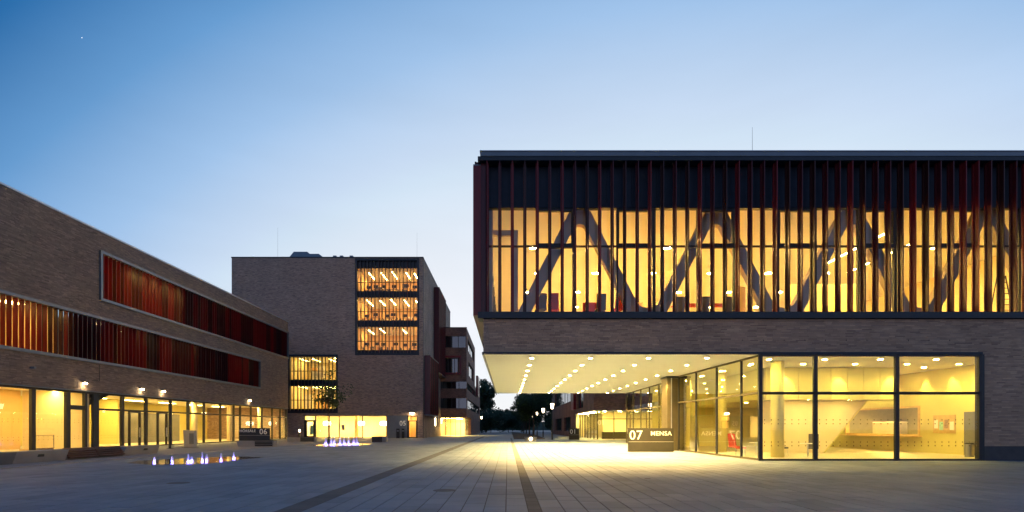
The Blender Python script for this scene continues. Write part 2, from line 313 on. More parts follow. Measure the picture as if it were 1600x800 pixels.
def brickwork(name, m, parent, axis, plane, out, u0, u1, z0, z1, holes=(), bh=.07, gap=.010, proud=.012):
    mb = MB(); z = z0
    while z < z1-.02:
        zc = z+bh/2; cuts = sorted((h[0], h[1]) for h in holes if h[2] < zc < h[3]); segs = []; a = u0
        for c, d in cuts:
            if c > a: segs.append((a, c))
            a = max(a, d)
        if a < u1: segs.append((a, u1))
        for a, b in segs:
            u = a-R.uniform(0, .35)
            while u < b:
                ln = R.choice((.30, .37, .44)); p, q = max(u, a), min(u+ln-gap, b); u += ln
                if q-p < .03: continue
                d = out*R.uniform(.3, 1)*proud; y0, y1 = sorted((plane+d, plane-out*.01)); zt_ = min(z+bh-gap, z1)
                mb.box(p, q, y0, y1, z, zt_, skip=('k',) if out < 0 else ('f',)) if axis == 'x' else mb.box(y0, y1, p, q, z, zt_, skip=('l',) if out > 0 else ('r',))
        z += bh
    return mb.build(name, m, parent, kind='stuff')
def frame(name, m, parent, axis, p0, p1, u0, u1, z0, z1, w):
    mb = MB()
    for (a, b, c, d) in ((u0, u0+w, z0, z1), (u1-w, u1, z0, z1), (u0+w, u1-w, z0, z0+w), (u0+w, u1-w, z1-w, z1)):
        mb.box(a, b, p0, p1, c, d) if axis == 'x' else mb.box(p0, p1, a, b, c, d)
    return mb.build(name, m, parent)
def pane(parent, axis, p, u0, u1, z0, z1, m='glass', name='pane'):
    mb = MB()
    vs = [(u0,p,z0),(u1,p,z0),(u1,p,z1),(u0,p,z1)] if axis == 'x' else [(p,u0,z0),(p,u1,z0),(p,u1,z1),(p,u0,z1)]
    return mb.add(vs, [(0,1,2,3)]).build(name, m, parent)
def room(parent, x0, x1, y0, y1, z0, z1, open_, wall_m='plaster', floor_m='floor', ceil_m='ceiling', t=.12):
    """inside of a room; open_ names the sides left open (f front, k back, l left, r right)"""
    box('floor', floor_m, parent, x0, x1, y0, y1, z0-t, z0); box('ceiling', ceil_m, parent, x0, x1, y0, y1, z1, z1+t)
    for sd_, a in (('f', (x0,x1,y0-t,y0)), ('k', (x0,x1,y1,y1+t)), ('l', (x0-t,x0,y0,y1)), ('r', (x1,x1+t,y0,y1))):
        if sd_ not in open_: box('interior_wall', wall_m, parent, a[0], a[1], a[2], a[3], z0, z1)
def disc_mesh(r, m, n=16):
    me = bpy.data.meshes.new('lamp_disc'); me.from_pydata([(r*math.cos(-2*math.pi*i/n), r*math.sin(-2*math.pi*i/n), 0) for i in range(n)], [], [tuple(range(n))]); me.materials.append(M[m]); return me
def panel_mesh(lx, ly, m):
    me = bpy.data.meshes.new('lamp_panel'); me.from_pydata([(-lx/2,-ly/2,0),(-lx/2,ly/2,0),(lx/2,ly/2,0),(lx/2,-ly/2,0)], [], [(0,1,2,3)]); me.materials.append(M[m]); return me
def text(parent, s, size, loc, m='white_paint', rot=(math.pi/2,0,0), ext=.012, name='lettering', sx=1.0, bold=.004):
    cu = bpy.data.curves.new('t', 'FONT'); cu.body = s; cu.size = size; cu.extrude = ext; cu.offset = bold; cu.space_character = 1.08
    ob = bpy.data.objects.new('t', cu); COL.objects.link(ob); bpy.context.view_layer.update()
    me = bpy.data.meshes.new_from_object(ob.evaluated_get(bpy.context.evaluated_depsgraph_get())); bpy.data.objects.remove(ob); me.materials.clear(); me.materials.append(M[m])
    o = link(name, me, loc, parent); o.rotation_euler = rot; o.scale = (sx, 1, 1); return o
def X_(x, Y): return (x-CX)/F*Y
def Z_(y, Y): return H+(HY-y)/F*Y

# ------------------------------------------------------------------ ground
plaza = MB().add([(-1500,-300,-.02),(1500,-300,-.02),(1500,3000,-.02),(-1500,3000,-.02)], [(0,1,2,3)]).build('plaza', 'ground', kind='structure')
box('joint_bed', 'bed', plaza, -19.45, 32, 3, 64, -.016, -.009)
def chamfer_slab(mb, x0, x1, y0, y1, dz=0.0):
    c = .006
    mb.add([(x0,y0,-.012),(x1,y0,-.012),(x1,y1,-.012),(x0,y1,-.012),(x0,y0,dz-c),(x1,y0,dz-c),(x1,y1,dz-c),(x0,y1,dz-c),(x0+c,y0+c,dz),(x1-c,y0+c,dz),(x1-c,y1-c,dz),(x0+c,y1-c,dz)],
           [(8,9,10,11)] + [(i, (i+1) % 4, (i+1) % 4+4, i+4) for i in range(4)] + [(i+4, (i+1) % 4+4, (i+1) % 4+8, i+8) for i in range(4)])
rest = MB(); slabs = []
def columns(x0, x1):
    n = max(1, round((x1-x0)/.44)); w = (x1-x0)/n
    for i in range(n):
        y = 3.2+R.random()
        while y < 63.5:
            ln = R.choice((.66, .88, 1.1, 1.32)); slabs.append((x0+i*w+.009, x0+(i+1)*w-.009, y, min(y+ln, 63.9)-.017)); y += ln
G1, G2 = (-4.45, -3.93), (.40, .66)
columns(-19.4, G1[0]); columns(G1[1], G2[0]); columns(G2[1], 31.5)
def near_key(s):
    x, y = (s[0]+s[1])/2, (s[2]+s[3])/2
    inside = y > 9.9 and abs(x) < y*.985
    return (0 if inside else 1, y)
slabs.sort(key=near_key)
for s in slabs[:290]:
    mb = MB(); chamfer_slab(mb, *s, dz=R.uniform(-.002,.002)); mb.build('paving_slab', 'slab_o', plaza)
for s in slabs[290:]: chamfer_slab(rest, *s, dz=R.uniform(-.002,.002))
rest.build('paving_slabs_beyond', 'slab', plaza, kind='stuff')
for g, lab in ((G1, 'wide dark stone drainage strip crossing the plaza towards the trees'), (G2, 'narrow dark stone drainage strip running past the planted bed')):
    st = MB(); y = 3.2
    while y < (92 if g is G1 else 79):
        ln = .55; chamfer_slab(st, g[0]+.008, g[1]-.008, y, y+ln-.01, -.004); y += ln
    o = st.build('drainage_strip', 'gutter', plaza, kind='stuff')
for (x, y, rr_) in ((2.66*1.65, 16.5, .10), (-9.5, 15.2, .3), (-1.6, 13.4, .3)):
    MB().lathe([(rr_, -.004), (rr_*.97, .004)], (x, y, 0), 20).build('drain_cover', 'gutter', plaza)
fc = box('forecourt', 'forecourt', None, -31, -19.75, 12, 79, -.03, .03, kind='structure')
kb = MB()
y = 10
while y < 78: kb.box(-19.75, -19.5, y, y+.985, -.03, .036); y += 1.0
kb.build('kerb', 'concrete', None, kind='structure')

# ------------------------------------------------------------------ canteen building (right)
Y0 = 25.3
canteen = thing('canteen_building', (12, 40, 0), 'brick canteen building with red fin facade above a brightly lit glass foyer and canopy', 'building')
XL, XR, YB = -1.17, 32.0, 54.5
# soffit and overhanging brick band
box('soffit', 'soffit', canteen, XL+.06, XR, Y0+.2, YB, 5.14, 5.24)
box('soffit_edge', 'metal_dark', canteen, XL-.06, 22.85, Y0+.02, Y0+.19, 5.13, 5.23)
box('soffit_edge', 'metal_grey', canteen, XL-.06, XL+.05, Y0+.2, YB, 5.13, 5.26)
box('wall_core', 'mortar', canteen, XL+.01, XR, Y0+.16, Y0+.5, 5.245, 6.85)
box('wall_core', 'mortar', canteen, XL+.01, XL+.3, Y0+.52, YB, 5.265, 7.0)
box('side_wall', 'brickY', canteen, XL-.005, XL+.005, Y0+.52, YB, 5.27, 6.98)
box('wall_core', 'mortar', canteen, 22.98, XR, Y0+.16, Y0+.6, 0, 5.24)
bk = MB()
def lay(mb, u0, u1, z0, z1, y, bh=.066, gap=.010, proud=.018):
    z = z0; k = 0
    while z < z1-.02:
        u = u0 - R.uniform(0, .4); k += 1
        while u < u1:
            ln = R.choice((.29, .36, .42, .48)); a, b = max(u, u0), min(u+ln-gap, u1)
            if b-a > .03: mb.box(a, b, y-R.uniform(.4, 1)*proud, y+.02, z, min(z+bh-gap, z1), skip=('k',))
            u += ln
        z += bh
lay(bk, XL, XR, 5.25, 6.85, Y0+.16); lay(bk, 22.98, XR, .7, 5.245, Y0+.16)
bk.build('bricks', 'bricks', canteen, kind='stuff')
weep = MB()
for i in range(22): weep.box(.35+i*1.0, .37+i*1.0, Y0+.13, Y0+.15, 5.78, 5.85)
weep.build('weep_joints', 'black', canteen, kind='stuff')
box('plinth', 'plinthstone', canteen, 22.97, XR, Y0+.12, Y0+.17, 0, .69)
# base channel, cladding, fascia
box('base_channel', 'metal_dark', canteen, XL-.25, XR, Y0-.03, Y0+.95, 6.86, 7.16)
x = XL
while x < XR:
    box('cladding_panel', 'cladding', canteen, x+.006, x+1.206, Y0+.62, Y0+.66, 12.42, 14.42); x += 1.212
box('window_head', 'metal_dark', canteen, XL+.1, XR, Y0+.67, Y0+.94, 12.41, 14.42)
box('fascia', 'metal_dark', canteen, XL-.26, XR, Y0-.02, Y0+.9, 14.43, 14.62)
box('fascia', 'metal_grey', canteen, XL-.12, XR, Y0-.05, Y0+.85, 14.625, 14.84)
box('coping', 'coping', canteen, XL-.16, XR, Y0-.09, Y0+.9, 14.845, 14.875)
box('roof', 'metal_dark', canteen, XL, XR, Y0+.95, YB, 14.3, 14.6)
# fins
fin = MB().box(-.022, .022, 0, .25, 7.17, 14.56).box(-.078, .078, .25, .33, 7.17, 14.56).build('fin', 'finA', canteen, origin=(0,0,7.17))
f0 = True
seq = 'BABCBABACBACABCACBACBAABCACAABCAACBCAABBACABCAACABCACAA'
for i in range(54):
    p = (-.98+.606*i, Y0, 7.17); k = 'fin'+seq[i % len(seq)]
    if 38 <= i <= 39: k = 'finB'
    if f0: fin.location = Vector(p)-WP[canteen]; WP[fin] = Vector(p); f0 = False; fin.material_slots[0].link = 'OBJECT'; fin.material_slots[0].material = M[k]
    else: dup(fin, p, canteen, k)
for i in range(47):
    dup(fin, (XL-.1, Y0+.45+.61*i, 7.17), canteen, 'fin'+seq[(i*3+1) % len(seq)], rot=(0,0,math.pi/2))
    
box('corner_panel', 'finB', canteen, XL-.5, XL-.12, Y0+.28, Y0+.345, 7.05, 14.32); box('corner_panel', 'finA', canteen, XL-.11, -1.01, Y0+.25, Y0+.30, 7.165, 14.43)
box('side_channel', 'finA', canteen, XL-.5, XL-.11, Y0+.35, YB, 7.05, 7.165)
box('side_cap', 'metal_grey', canteen, XL-.5, XL-.1, Y0+.35, YB, 14.32, 14.42)
# big window band behind the fins
YG = Y0+.75
zb, zt, ztr = 7.17, 12.40, 10.55
for i in range(-1, 8):
    a, b, c = 1.41+3.97*i, 1.41+3.97*i+1.87, 1.41+3.97*(i+1)
    if i == -1: b = XL+.1
    else:
        frame('casement', 'metal_frame', canteen, 'x', YG-.08, YG+.08, a, b, zb, ztr, .085); frame('casement', 'metal_frame', canteen, 'x', YG-.08, YG+.08, a, b, ztr+.003, zt, .13)
        pane(canteen, 'x', YG, a+.08, b-.08, zb+.08, ztr-.08); pane(canteen, 'x', YG, a+.1, b-.1, ztr+.1, zt-.1)
    pane(canteen, 'x', YG, b, c, zb, ztr); pane(canteen, 'x', YG, b, c, ztr, zt)
    box('transom', 'metal_frame', canteen, b, c, YG-.06, YG+.06, ztr-.035, ztr+.04)
    box('mullion', 'metal_frame', canteen, b-.01 if i >= 0 else b, b+.05, YG-.1, YG+.1, zb, zt)
for yy in range(10): pane(canteen, 'y', XL+.12, Y0+1+yy*2.85, Y0+1+(yy+1)*2.85, 7.17, 12.4); box('mullion', 'metal_frame', canteen, XL+.06, XL+.16, Y0+.98+yy*2.85, Y0+1.05+yy*2.85, 7.17, 12.4)
room(canteen, XL+.1, XR, Y0+.95, YB-.3, 7.3, 12.85, 'fl', 'plaster', 'floor')
box('parapet_wall', 'metal_dark', canteen, XL+.01, XL+.1, Y0+.97, YB, 12.98, 14.3)
# W truss of fair faced concrete with rounded knots
def truss(parent, xs0, zlo, zhi, y0, y1, w, half, n, up):
    c = []
    for k in range(n+1):
        a = xs0+k*half; c.append((a, zhi if up else zlo)); up = not up
    for k in range(n):
        (xa, za), (xb, zb_) = c[k], c[k+1]
        MB().prism([(xa-w/2, za), (xa+w/2, za), (xb+w/2, zb_), (xb-w/2, zb_)], 'y', y0, y1).build('truss_diagonal', 'truss', parent)
    for k, (xa, za) in list(enumerate(c))[1:-1]:        # gusset with an arched inner edge
        s = -1 if za == zhi else 1
        d = 1.45 if s < 0 else 2.05; sl = half/(zhi-zlo); hw = w/2+d*sl; ri = d*sl-w/2
        pts = [(xa-w/2, za), (xa+w/2, za), (xa+hw, za+s*d)]
        for q in range(9):
            th = math.pi*q/8; pts.append((xa+ri*math.cos(th), za+s*(d-min(ri, .6)*math.sin(th))))
        pts.append((xa-hw, za+s*d))
        MB().prism(pts, 'y', y0-.004, y1+.004).build('truss_node', 'truss', parent)
truss(canteen, .225, 6.23, 12.97, 26.75, 27.15, .66, 3.455, 9, False)
box('post', 'truss', canteen, .22, .54, 27.2, 27.5, 7.3, 11.55); box('post_arm', 'truss', canteen, -.9, .54, 27.22, 27.48, 11.555, 11.8); box('post', 'truss', canteen, -.98, -.74, 26.5, 26.9, 7.3, 12.84)
# hall lamps
dm = disc_mesh(.22, 'e_hall')
for ix in range(7):
    for iy in range(4): link('ceiling_lamp', dm, (1.6+ix*4.2+.6*(iy%2), 33.0+iy*5.4, 12.838), canteen)
link('strip_light', panel_mesh(.16, 6.2, 'e_strip'), (21.8, 33.2, 12.80), canteen); link('strip_light', panel_mesh(.16, 6.2, 'e_strip'), (24.6, 35, 12.80), canteen)
for k, (a, b, c, d) in enumerate(((8.6, 9.5, 37, 37.6), (14.2, 14.9, 33, 33.5), (19.2, 24.5, 36, 36.3), (2.3, 3.6, 46, 46.5))):
    box('hall_partition', ('timber_wall','orange_wall','plaster_y','orange_wall')[k], canteen, a, b, c, d, 7.31, 10.4 if k != 2 else 11.4)
# canopy downlights
SPOTS = []
dm = disc_mesh(.095, 'e_soffit')
for ix in range(4):
    for iy in range(10): link('downlight', dm, (1.24+2.98*ix, 26.9+2.98*iy, 5.132), canteen); SPOTS.append((1.24+2.98*ix, 26.9+2.98*iy))
# front glazing of the foyer
xs = [12.2, 14.85, 18.78, 22.8]
YF = Y0+.12
for a, b in zip(xs, xs[1:]):
    for (c, d) in ((.13, 3.2), (3.36, 5.0)):
        frame('window_frame', 'metal_frame', canteen, 'x', YF-.06, YF+.08, a, b, c-.13, d+.12 if d > 4 else d+.079, .09)
        pane(canteen, 'x', YF, a+.08, b-.08, c-.04, d+.03)
box('corner_post', 'metal_frame', canteen, 22.8, 22.96, Y0+.05, Y0+.4, 0, 5.13); box('sill', 'metal_frame', canteen, 12.2, 22.8, Y0+.02, Y0+.28, -.01, .03)
for a, b in zip(xs, xs[1:]):                    # safety dots on the panes
    mb = MB(); u = a+.2
    while u < b-.15:
        for z in (.72, .90, 1.78, 1.97): mb.box(u-.023, u+.023, YF-.012, YF-.006, z-.023, z+.023)
        u += .33
    mb.build('safety_dots', 'dots', canteen, kind='stuff')
# slanting side glazing below the canopy
def side_x(y): return 12.2-.043*(y-25.4) if y < 36.4 else 12.25
ys = [25.45, 27.3, 30.2, 33.15, 36.1]
def quad_pane(p, q, z0, z1, m='glass_ent'):
    MB().add([(p[0],p[1],z0),(q[0],q[1],z0),(q[0],q[1],z1),(p[0],p[1],z1)], [(0,1,2,3)]).build('pane', m, canteen)
def post(x, y, w, z0, z1, m='bronze', name='mullion'): box(name, m, canteen, x-w/2, x+w/2, y-w/2, y+w/2, z0, z1)
for seg in (ys, [37.6, 40.7, 42.6, 45.5, 48.4, 51.3, 54.2]):
    for k, (a, b) in enumerate(zip(seg, seg[1:])):
        p, q = (side_x(a), a), (side_x(b), b)
        quad_pane(p, q, .1, 3.25); quad_pane(p, q, 3.33, 5.05)
        for zz, hh in ((.0, .1), (3.24, .11), (5.04, .09)):
            MB().prism([(p[0]-.04,p[1]),(p[0]+.05,p[1]),(q[0]+.05,q[1]),(q[0]-.04,q[1])], 'z', zz, zz+hh).build('transom', 'bronze', canteen)
        post(q[0], q[1], .10, .0, 5.13, 'bronze' if seg is not ys else 'metal_frame')
post(12.2, 25.45, .16, 0, 5.13, 'metal_frame', 'corner_post')
# entrance portal
box('portal_panel', 'bronze', canteen, 10.95, 11.2, 36.1, 37.5, 0, 5.13); box('portal_panel', 'bronze', canteen, 11.32, 12.3, 36.4, 37.4, 0, 5.13)
box('portal_post', 'chrome', canteen, 11.22, 11.30, 36.2, 36.3, 0, 5.13); box('portal_roof', 'metal_dark', canteen, 10.9, 12.3, 36.05, 37.55, 5.0, 5.125)
# foyer interior
box('floor', 'floor', canteen, 12.3, 26.4, Y0+.3, 54, -.05, .012)
box('interior_wall', 'plaster_y', canteen, 12.4, 26.4, 45, 45.15, .012, 5.14)
wall('interior_wall', 'plaster_y', canteen, 'y', 26.4, 26.55, Y0+.6, 45, .012, 5.14, [(33.8, 41, 1.15, 2.9)])
frame('hatch_frame', 'wood_light', canteen, 'y', 26.32, 26.6, 33.7, 41.1, 1.05, 3.0, .11)
box('serving_counter', 'wood_light', canteen, 25.7, 26.39, 33.5, 41, 1.0, 1.06, .01)
room(canteen, 26.6, 31, 33, 42, .3, 3.4, 'l', 'hatch_tile', 'floor_dark', 'ceiling')
link('ceiling_lamp', panel_mesh(1.0, 2.6, 'e_far'), (27.6, 38.0, 3.38), canteen)
box('kitchen_unit', 'white_paint', canteen, 27.3, 28.1, 37.0, 39.4, .3, 2.0, .02); box('kitchen_unit', 'steel_box', canteen, 29.6, 30.9, 33.5, 36.5, .3, 2.3, .02)
door = box('door', 'concrete_dark', canteen, 26.34, 26.39, 29.3, 30.4, .02, 2.5); box('handle', 'chrome', door, 26.28, 26.33, 29.4, 29.5, 1.05, 1.09)
x = 15.2
while x < 22.8:
    box('wall_panel', 'plaster_y', canteen, x+.012, x+.948, 31.0, 31.28, 3.25, 5.13); x += .96
box('panel_backing', 'metal_frame', canteen, 15.2, 22.8, 31.29, 31.305, 3.26, 5.12)
box('bulkhead', 'plaster_y', canteen, 15.2, 22.9, 31.31, 44.9, 3.3, 5.13)
MB().prism([(16.6, .012), (19.9, .012), (22.6, 3.29), (16.6, 3.29)], 'y', 33.2, 34.6).build('stair_flank', 'plaster', canteen)
MB().prism([(19.9, .012), (19.98, .012), (22.68, 3.29), (22.61, 3.29)], 'y', 33.15, 34.6).build('stair_edge', 'plaster_y', canteen)
for cx_, cy_, r in ((14.45, 28.2, .33), (13.9, 34.2, .3), (14.0, 39.5, .3), (19.5, 40, .3)):
    MB().lathe([(r, .012), (r, 5.13)], (cx_, cy_, 0), 20).build('column', 'plaster_y', canteen, smooth=True)
dm = disc_mesh(.12, 'e_lobby')
for p in [(13.6+2.9*i, 27.4+j*2.0) for i in range(5) for j in range(2)] + [(24.5, 31+3.2*j) for j in range(4)] + [(13.4, 33+3.4*j) for j in range(4)]: link('downlight', dm, (p[0], p[1], 5.132), canteen)
for p in ((15.8, 31.8), (18.3, 32.0), (20.8, 32.0), (16.3, 36), (18.6, 37.5), (21.3, 36), (21.3, 40), (17, 42), (22.4, 34)): link('downlight', dm, (p[0], p[1], 3.292), canteen)  # several of these are added only to brighten the foyer below the bulkhead
def spot(parent, loc, target, power, cone, col=CREAM, rad=.04, blend=.5):
    d = bpy.data.lights.new('lamp_light', 'SPOT'); d.energy = power; d.spot_size = math.radians(cone); d.spot_blend = blend; d.color = col; d.shadow_soft_size = rad
    o = link('lamp_light', d, loc, parent); o.rotation_euler = (Vector(target)-Vector(loc)).to_track_quat('-Z', 'Y').to_euler(); return o
for (a, b) in SPOTS: spot(canteen, (a, b, 5.125), (a, b, 0), 3750, 138, (1.0, .65, .22), .13, .5)
for xx in (16.4, 19.5, 22.5): spot(canteen, (xx, 30.55, 5.12), (xx, 31.0, 3.4), 420, 50)
for yy in (29.5, 31.2, 33.2): spot(canteen, (25.9, yy, 5.12), (26.4, yy, 3.2), 380, 55)
for xx, hh in ((-.2, 1.0), (12.55, 2.2)): MB().bar((xx, 27, 14.6), (xx, 27, 14.8+hh), .012, .006, 6).build('lightning_rod', 'metal_grey', canteen)

# ------------------------------------------------------------------ lecture hall building (left)
XF = -30.0
hall = thing('lecture_hall_building', (-36, 50, 0), 'long low brick lecture hall with two bands of red glass blades over a lit shopfront', 'building')
YN, YE = 20.0, 72.0
wall('wall', 'mortar', hall, 'y', XF-.5, XF, YN, YE, 4.25, 16.0, [(YN, 63.8, 6.28, 9.75), (38.7, YE, 10.95, 14.65)])
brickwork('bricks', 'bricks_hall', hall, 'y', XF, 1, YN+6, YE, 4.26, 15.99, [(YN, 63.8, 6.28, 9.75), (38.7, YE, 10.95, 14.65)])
box('wall', 'brickX', hall, XF-14, XF-.51, YE-.3, YE-.002, 0, 16.0)
box('roof', 'metal_grey', hall, XF-14, XF-.5, YN, YE-.31, 15.6, 15.8)
box('coping', 'coping', hall, XF-.6, XF+.06, YN, YE+.06, 16.005, 16.12)
def hframe(y0, y1, z0, z1, close_far):
    mb = MB(); w, a, b = .2, XF-.3, XF+.14
    mb.box(a, b, y0, y1, z0, z0+w); mb.box(a, b, y0, y1, z1-w, z1); mb.box(a, b, y0, y0+w, z0+w, z1-w)
    if close_far: mb.box(a, b, y1-w*.4, y1, z0+w, z1-w)
    mb.build('band_frame', 'metal_grey', hall)
hframe(YN, 63.8, 6.28, 9.75, True); hframe(38.7, YE, 10.95, 14.65, True)
fl = MB().box(-.22, .06, -.02, .02, 0, 1).build('glass_blade', 'finL1', hall, origin=(0,0,0))
first = True
def blades(y0, y1, z0, z1, seed):
    global first
    r = random.Random(seed); y = y0; tone = 1
    while y < y1:
        if r.random() < .45: tone = r.choice((1, 1, 2, 2, 3, 4))
        p = (XF-.02, y, z0)
        if first: o = fl; o.location = Vector(p)-WP[hall]; WP[o] = Vector(p); first = False; o.material_slots[0].link = 'OBJECT'; o.material_slots[0].material = M['finL%d' % tone]
        else: o = dup(fl, p, hall, 'finL%d' % tone)
        o.scale = (1, 1, z1-z0); o.rotation_euler = (0, 0, math.radians(r.uniform(-5, 7))); y += .41
blades(YN+7.3, 63.6, 6.49, 9.54, 3); blades(39.1, YE-.2, 11.16, 14.44, 5)
# window planes and rooms behind the blades
y = YN
while y < 63.8: pane(hall, 'y', XF-.36, y, min(y+3.6, 63.8), 6.3, 9.73); box('mullion', 'metal_frame', hall, XF-.41, XF-.33, y-.04, y+.04, 6.3, 9.73); y += 3.6
y = 38.7
while y < YE: pane(hall, 'y', XF-.36, y, min(y+3.6, YE), 10.97, 14.63); box('mullion', 'metal_frame', hall, XF-.41, XF-.33, y-.04, y+.04, 10.97, 14.63); y += 3.6
def lit_room(y0, y1, z0, z1, lamps, m, wm='orange_wall', depth=5):
    room(hall, XF-depth, XF-.55, y0, y1, z0, z1, 'r', wm, 'floor')
    me = panel_mesh(1.0, 1.2, m)
    for k in range(lamps): link('ceiling_lamp', me, (XF-2.2, y0+(k+.5)*(y1-y0)/lamps, z1-.01), hall)
lit_room(YN+.2, 35.6, 6.25, 9.7, 5, 'e_room'); lit_room(39.0, 50.5, 6.25, 9.7, 3, 'e_dim'); lit_room(50.8, 63.6, 6.25, 9.7, 1, 'e_dim', 'timber_wall')
lit_room(38.9, 48.2, 10.9, 14.6, 4, 'e_room'); lit_room(48.6, YE-.6, 10.9, 14.6, 0, 'e_dim', 'timber_wall')
# ground floor shopfront
XG = XF-.22
def hpane(y0, y1, z0, z1, m='glass'): pane(hall, 'y', XG, y0, y1, z0, z1, m)
box('lintel_trim', 'metal_grey', hall, XF-.3, XF+.05, YN, YE, 4.17, 4.245)
box('head_frame', 'metal_frame', hall, XG-.08, XG+.08, YN, YE, 4.03, 4.165); box('foot_frame', 'metal_frame', hall, XG-.08, XG+.08, YN, YE, .03, .12)
def hpost(y, w=.12, m='metal_frame', z0=.12, z1=4.03): box('mullion', m, hall, XG-.1, XG+.1, y-w/2, y+w/2, z0, z1)
def transom(y0, y1, z=2.95, h=.14): box('transom', 'metal_frame', hall, XG-.075, XG+.075, y0, y1, z-h/2, z+h/2)
for a, b in ((YN, 30), (30, 33.5), (33.5, 36.1)): hpane(a, b, .12, 4.03)
for y in (30, 33.5): hpost(y, .28)
hpost(36.15, .34); hpane(36.3, 37.6, .12, 2.9); hpane(36.3, 37.6, 3.1, 4.03); transom(36.3, 37.6, 3.0, .3); hpost(37.65, .22); hpane(37.7, 38.4, .12, 4.03); hpost(38.6, .5, 'metal_dark')
for y in (41.3, 44.0, 47.2): hpost(y, .22)
for a, b in ((38.8, 41.3), (41.3, 44.0), (44.0, 47.2)):
    hpane(a, b, .12, 2.9); hpane(a, b, 3.02, 4.03); transom(a, b)
for y0 in (42.0, 45.4):
    d = frame('door', 'metal_frame', hall, 'y', XG-.05, XG+.12, y0, y0+1.25, .04, 2.88, .09); box('handle', 'chrome', d, XG+.13, XG+.17, y0+1.05, y0+1.09, .8, 1.6)
ysx = [49.8, 52.4, 55.4, 58.1, 59.5, 62, 64.8, 67.6, 70, 71.9]
prev = 47.2
for y in ysx:
    hpost(y, .13 if y not in (49.8,) else .2); hpane(prev, y, .12, 2.9); hpane(prev, y, 3.02, 4.03); transom(prev, y); prev = y
mb = MB(); u = YN+.3
while u < YE:
    for z in (.82, 1.0, 1.95, 2.12): mb.box(XG+.006, XG+.012, u-.018, u+.018, z-.018, z+.018)
    u += .35
mb.build('safety_dots', 'dots', hall, kind='stuff')
box('floor', 'floor', hall, XF-12, XG-.1, YN, YE-.3, -.02, .06); box('ceiling', 'ceiling', hall, XF-12, XF-.51, YN, YE-.31, 4.26, 4.4)
box('interior_wall', 'orange_wall', hall, XF-5.2, XF-5.05, YN, 37.9, .06, 4.25); box('interior_wall', 'plaster', hall, XF-5.0, XG-.12, 38.0, 38.2, .06, 4.25)
box('interior_wall', 'plaster_y', hall, XF-11, XF-10.85, 38.2, YE-.35, .06, 4.25); box('interior_wall', 'plaster_y', hall, XF-10.8, XF-6.5, 49.3, 49.5, .06, 4.25); box('interior_wall', 'concrete_dark', hall, XF-7.5, XF-7.35, 50.5, 60, .06, 3.1)
MB().prism([(39.0, 3.0), (39.4, 3.0), (42.2, 4.24), (40.6, 4.24)], 'x', XF-4.4, XF-1.8).build('stair_underside', 'metal_frame', hall)
for y in (54.2, 61.0, 68.5): MB().lathe([(.28, .06), (.28, 4.25)], (XF-2.2, y, 0), 18).build('column', 'plaster', hall, smooth=True)
me = panel_mesh(.35, 2.6, 'e_strip')
for yy in range(10):
    link('ceiling_lamp', me, (XF-2.6, 22+5*yy+.8, 4.24), hall)
    if yy > 3: link('ceiling_lamp', me, (XF-6.8, 22+5*yy, 4.24), hall)
# small bulkhead lamps over the shopfront
for y in (37.2, 43.0, 45.7, 61.0):
    l_ = MB().box(XF+.002, XF+.34, y-.16, y+.16, 4.78, 4.86).build('wall_lamp', 'metal_frame', hall, .01)
    MB().lathe([(.13, -.11), (.10, 0.0)], (XF+.18, y, 4.775), 12).build('bulb_cover', 'e_wall', l_)
    spot(hall, (XF+.18, y, 4.66), (XF+.10, y, 4.0), 60, 150, (1,.75,.4), .05, .8)
MB().bar((XF+.1, 38.6, 5.0), (XF+.1, 38.6, 6.2), .02).bar((XF+.1, 37.9, 5.0), (XF+.1, 38.6, 5.0), .02).build('sign_bracket', 'metal_frame', hall)
cm = MB().box(XF+.1, XF+.35, 33.0, 33.15, 5.3, 5.42).build('security_camera', 'metal_grey', hall, .01); MB().box(XF+.0, XF+.1, 33.05, 33.12, 5.34, 5.4).build('bracket', 'metal_frame', cm)
cm2 = MB().box(XF+.1, XF+.35, 66.0, 66.15, 5.0, 5.12).build('security_camera', 'metal_grey', hall, .01)

# ------------------------------------------------------------------ five storey building
YO = 80.0; ko = YO/F
def ox(x): return (x-CX)*ko
def oz(y): return H+(HY-y)*ko
office = thing('office_building', (-27, 95, 0), 'tall brick cube with stacked lit office windows behind thin dark fins', 'building')
A = (ox(555), ox(655), oz(555), oz(404)); B = (ox(450), ox(528), oz(645.5), oz(554)); Gd = (ox(475), ox(604.5), 0, oz(649)); Dd = (ox(604.5), ox(652.5), 0, oz(649))
XS = ox(661); ZT = oz(403)
brickwork('bricks', 'bricks_office', office, 'x', YO, -1, ox(362), XS, 0, ZT-.02, [A, B, Gd, Dd])
wall('wall', 'mortar', office, 'x', YO, YO+.45, ox(362), XS, 0, ZT, [A, B, Gd, Dd])
SIDE_UP = (91.5, 101.0, oz(574)*1.0, 25.6); SIDE_LO = (80.9, 90.5, oz(648), oz(556)+.2)
wall('wall', 'brickY', office, 'y', XS-.45, XS-.002, YO+.451, 118, 0, ZT-.01)
wall('wall', 'brickY', office, 'y', ox(362)+.002, ox(362)+.45, YO+.451, 118, 0, ZT-.01)
box('roof', 'metal_grey', office, ox(362)+.46, XS-.46, YO+.46, 118, ZT-.5, ZT-.2)
box('coping', 'metal_dark', office, ox(362)-.06, XS+.06, YO-.06, YO+.5, ZT+.002, ZT+.16); box('coping', 'metal_grey', office, XS-.5, XS+.06, YO+.51, 118, ZT-.005, ZT+.15)
def ofin(x, z0, z1, m='finK'): return box('fin', m, office, x-.045, x+.045, YO-.02, YO+.3, z0, z1)
offfin = {}
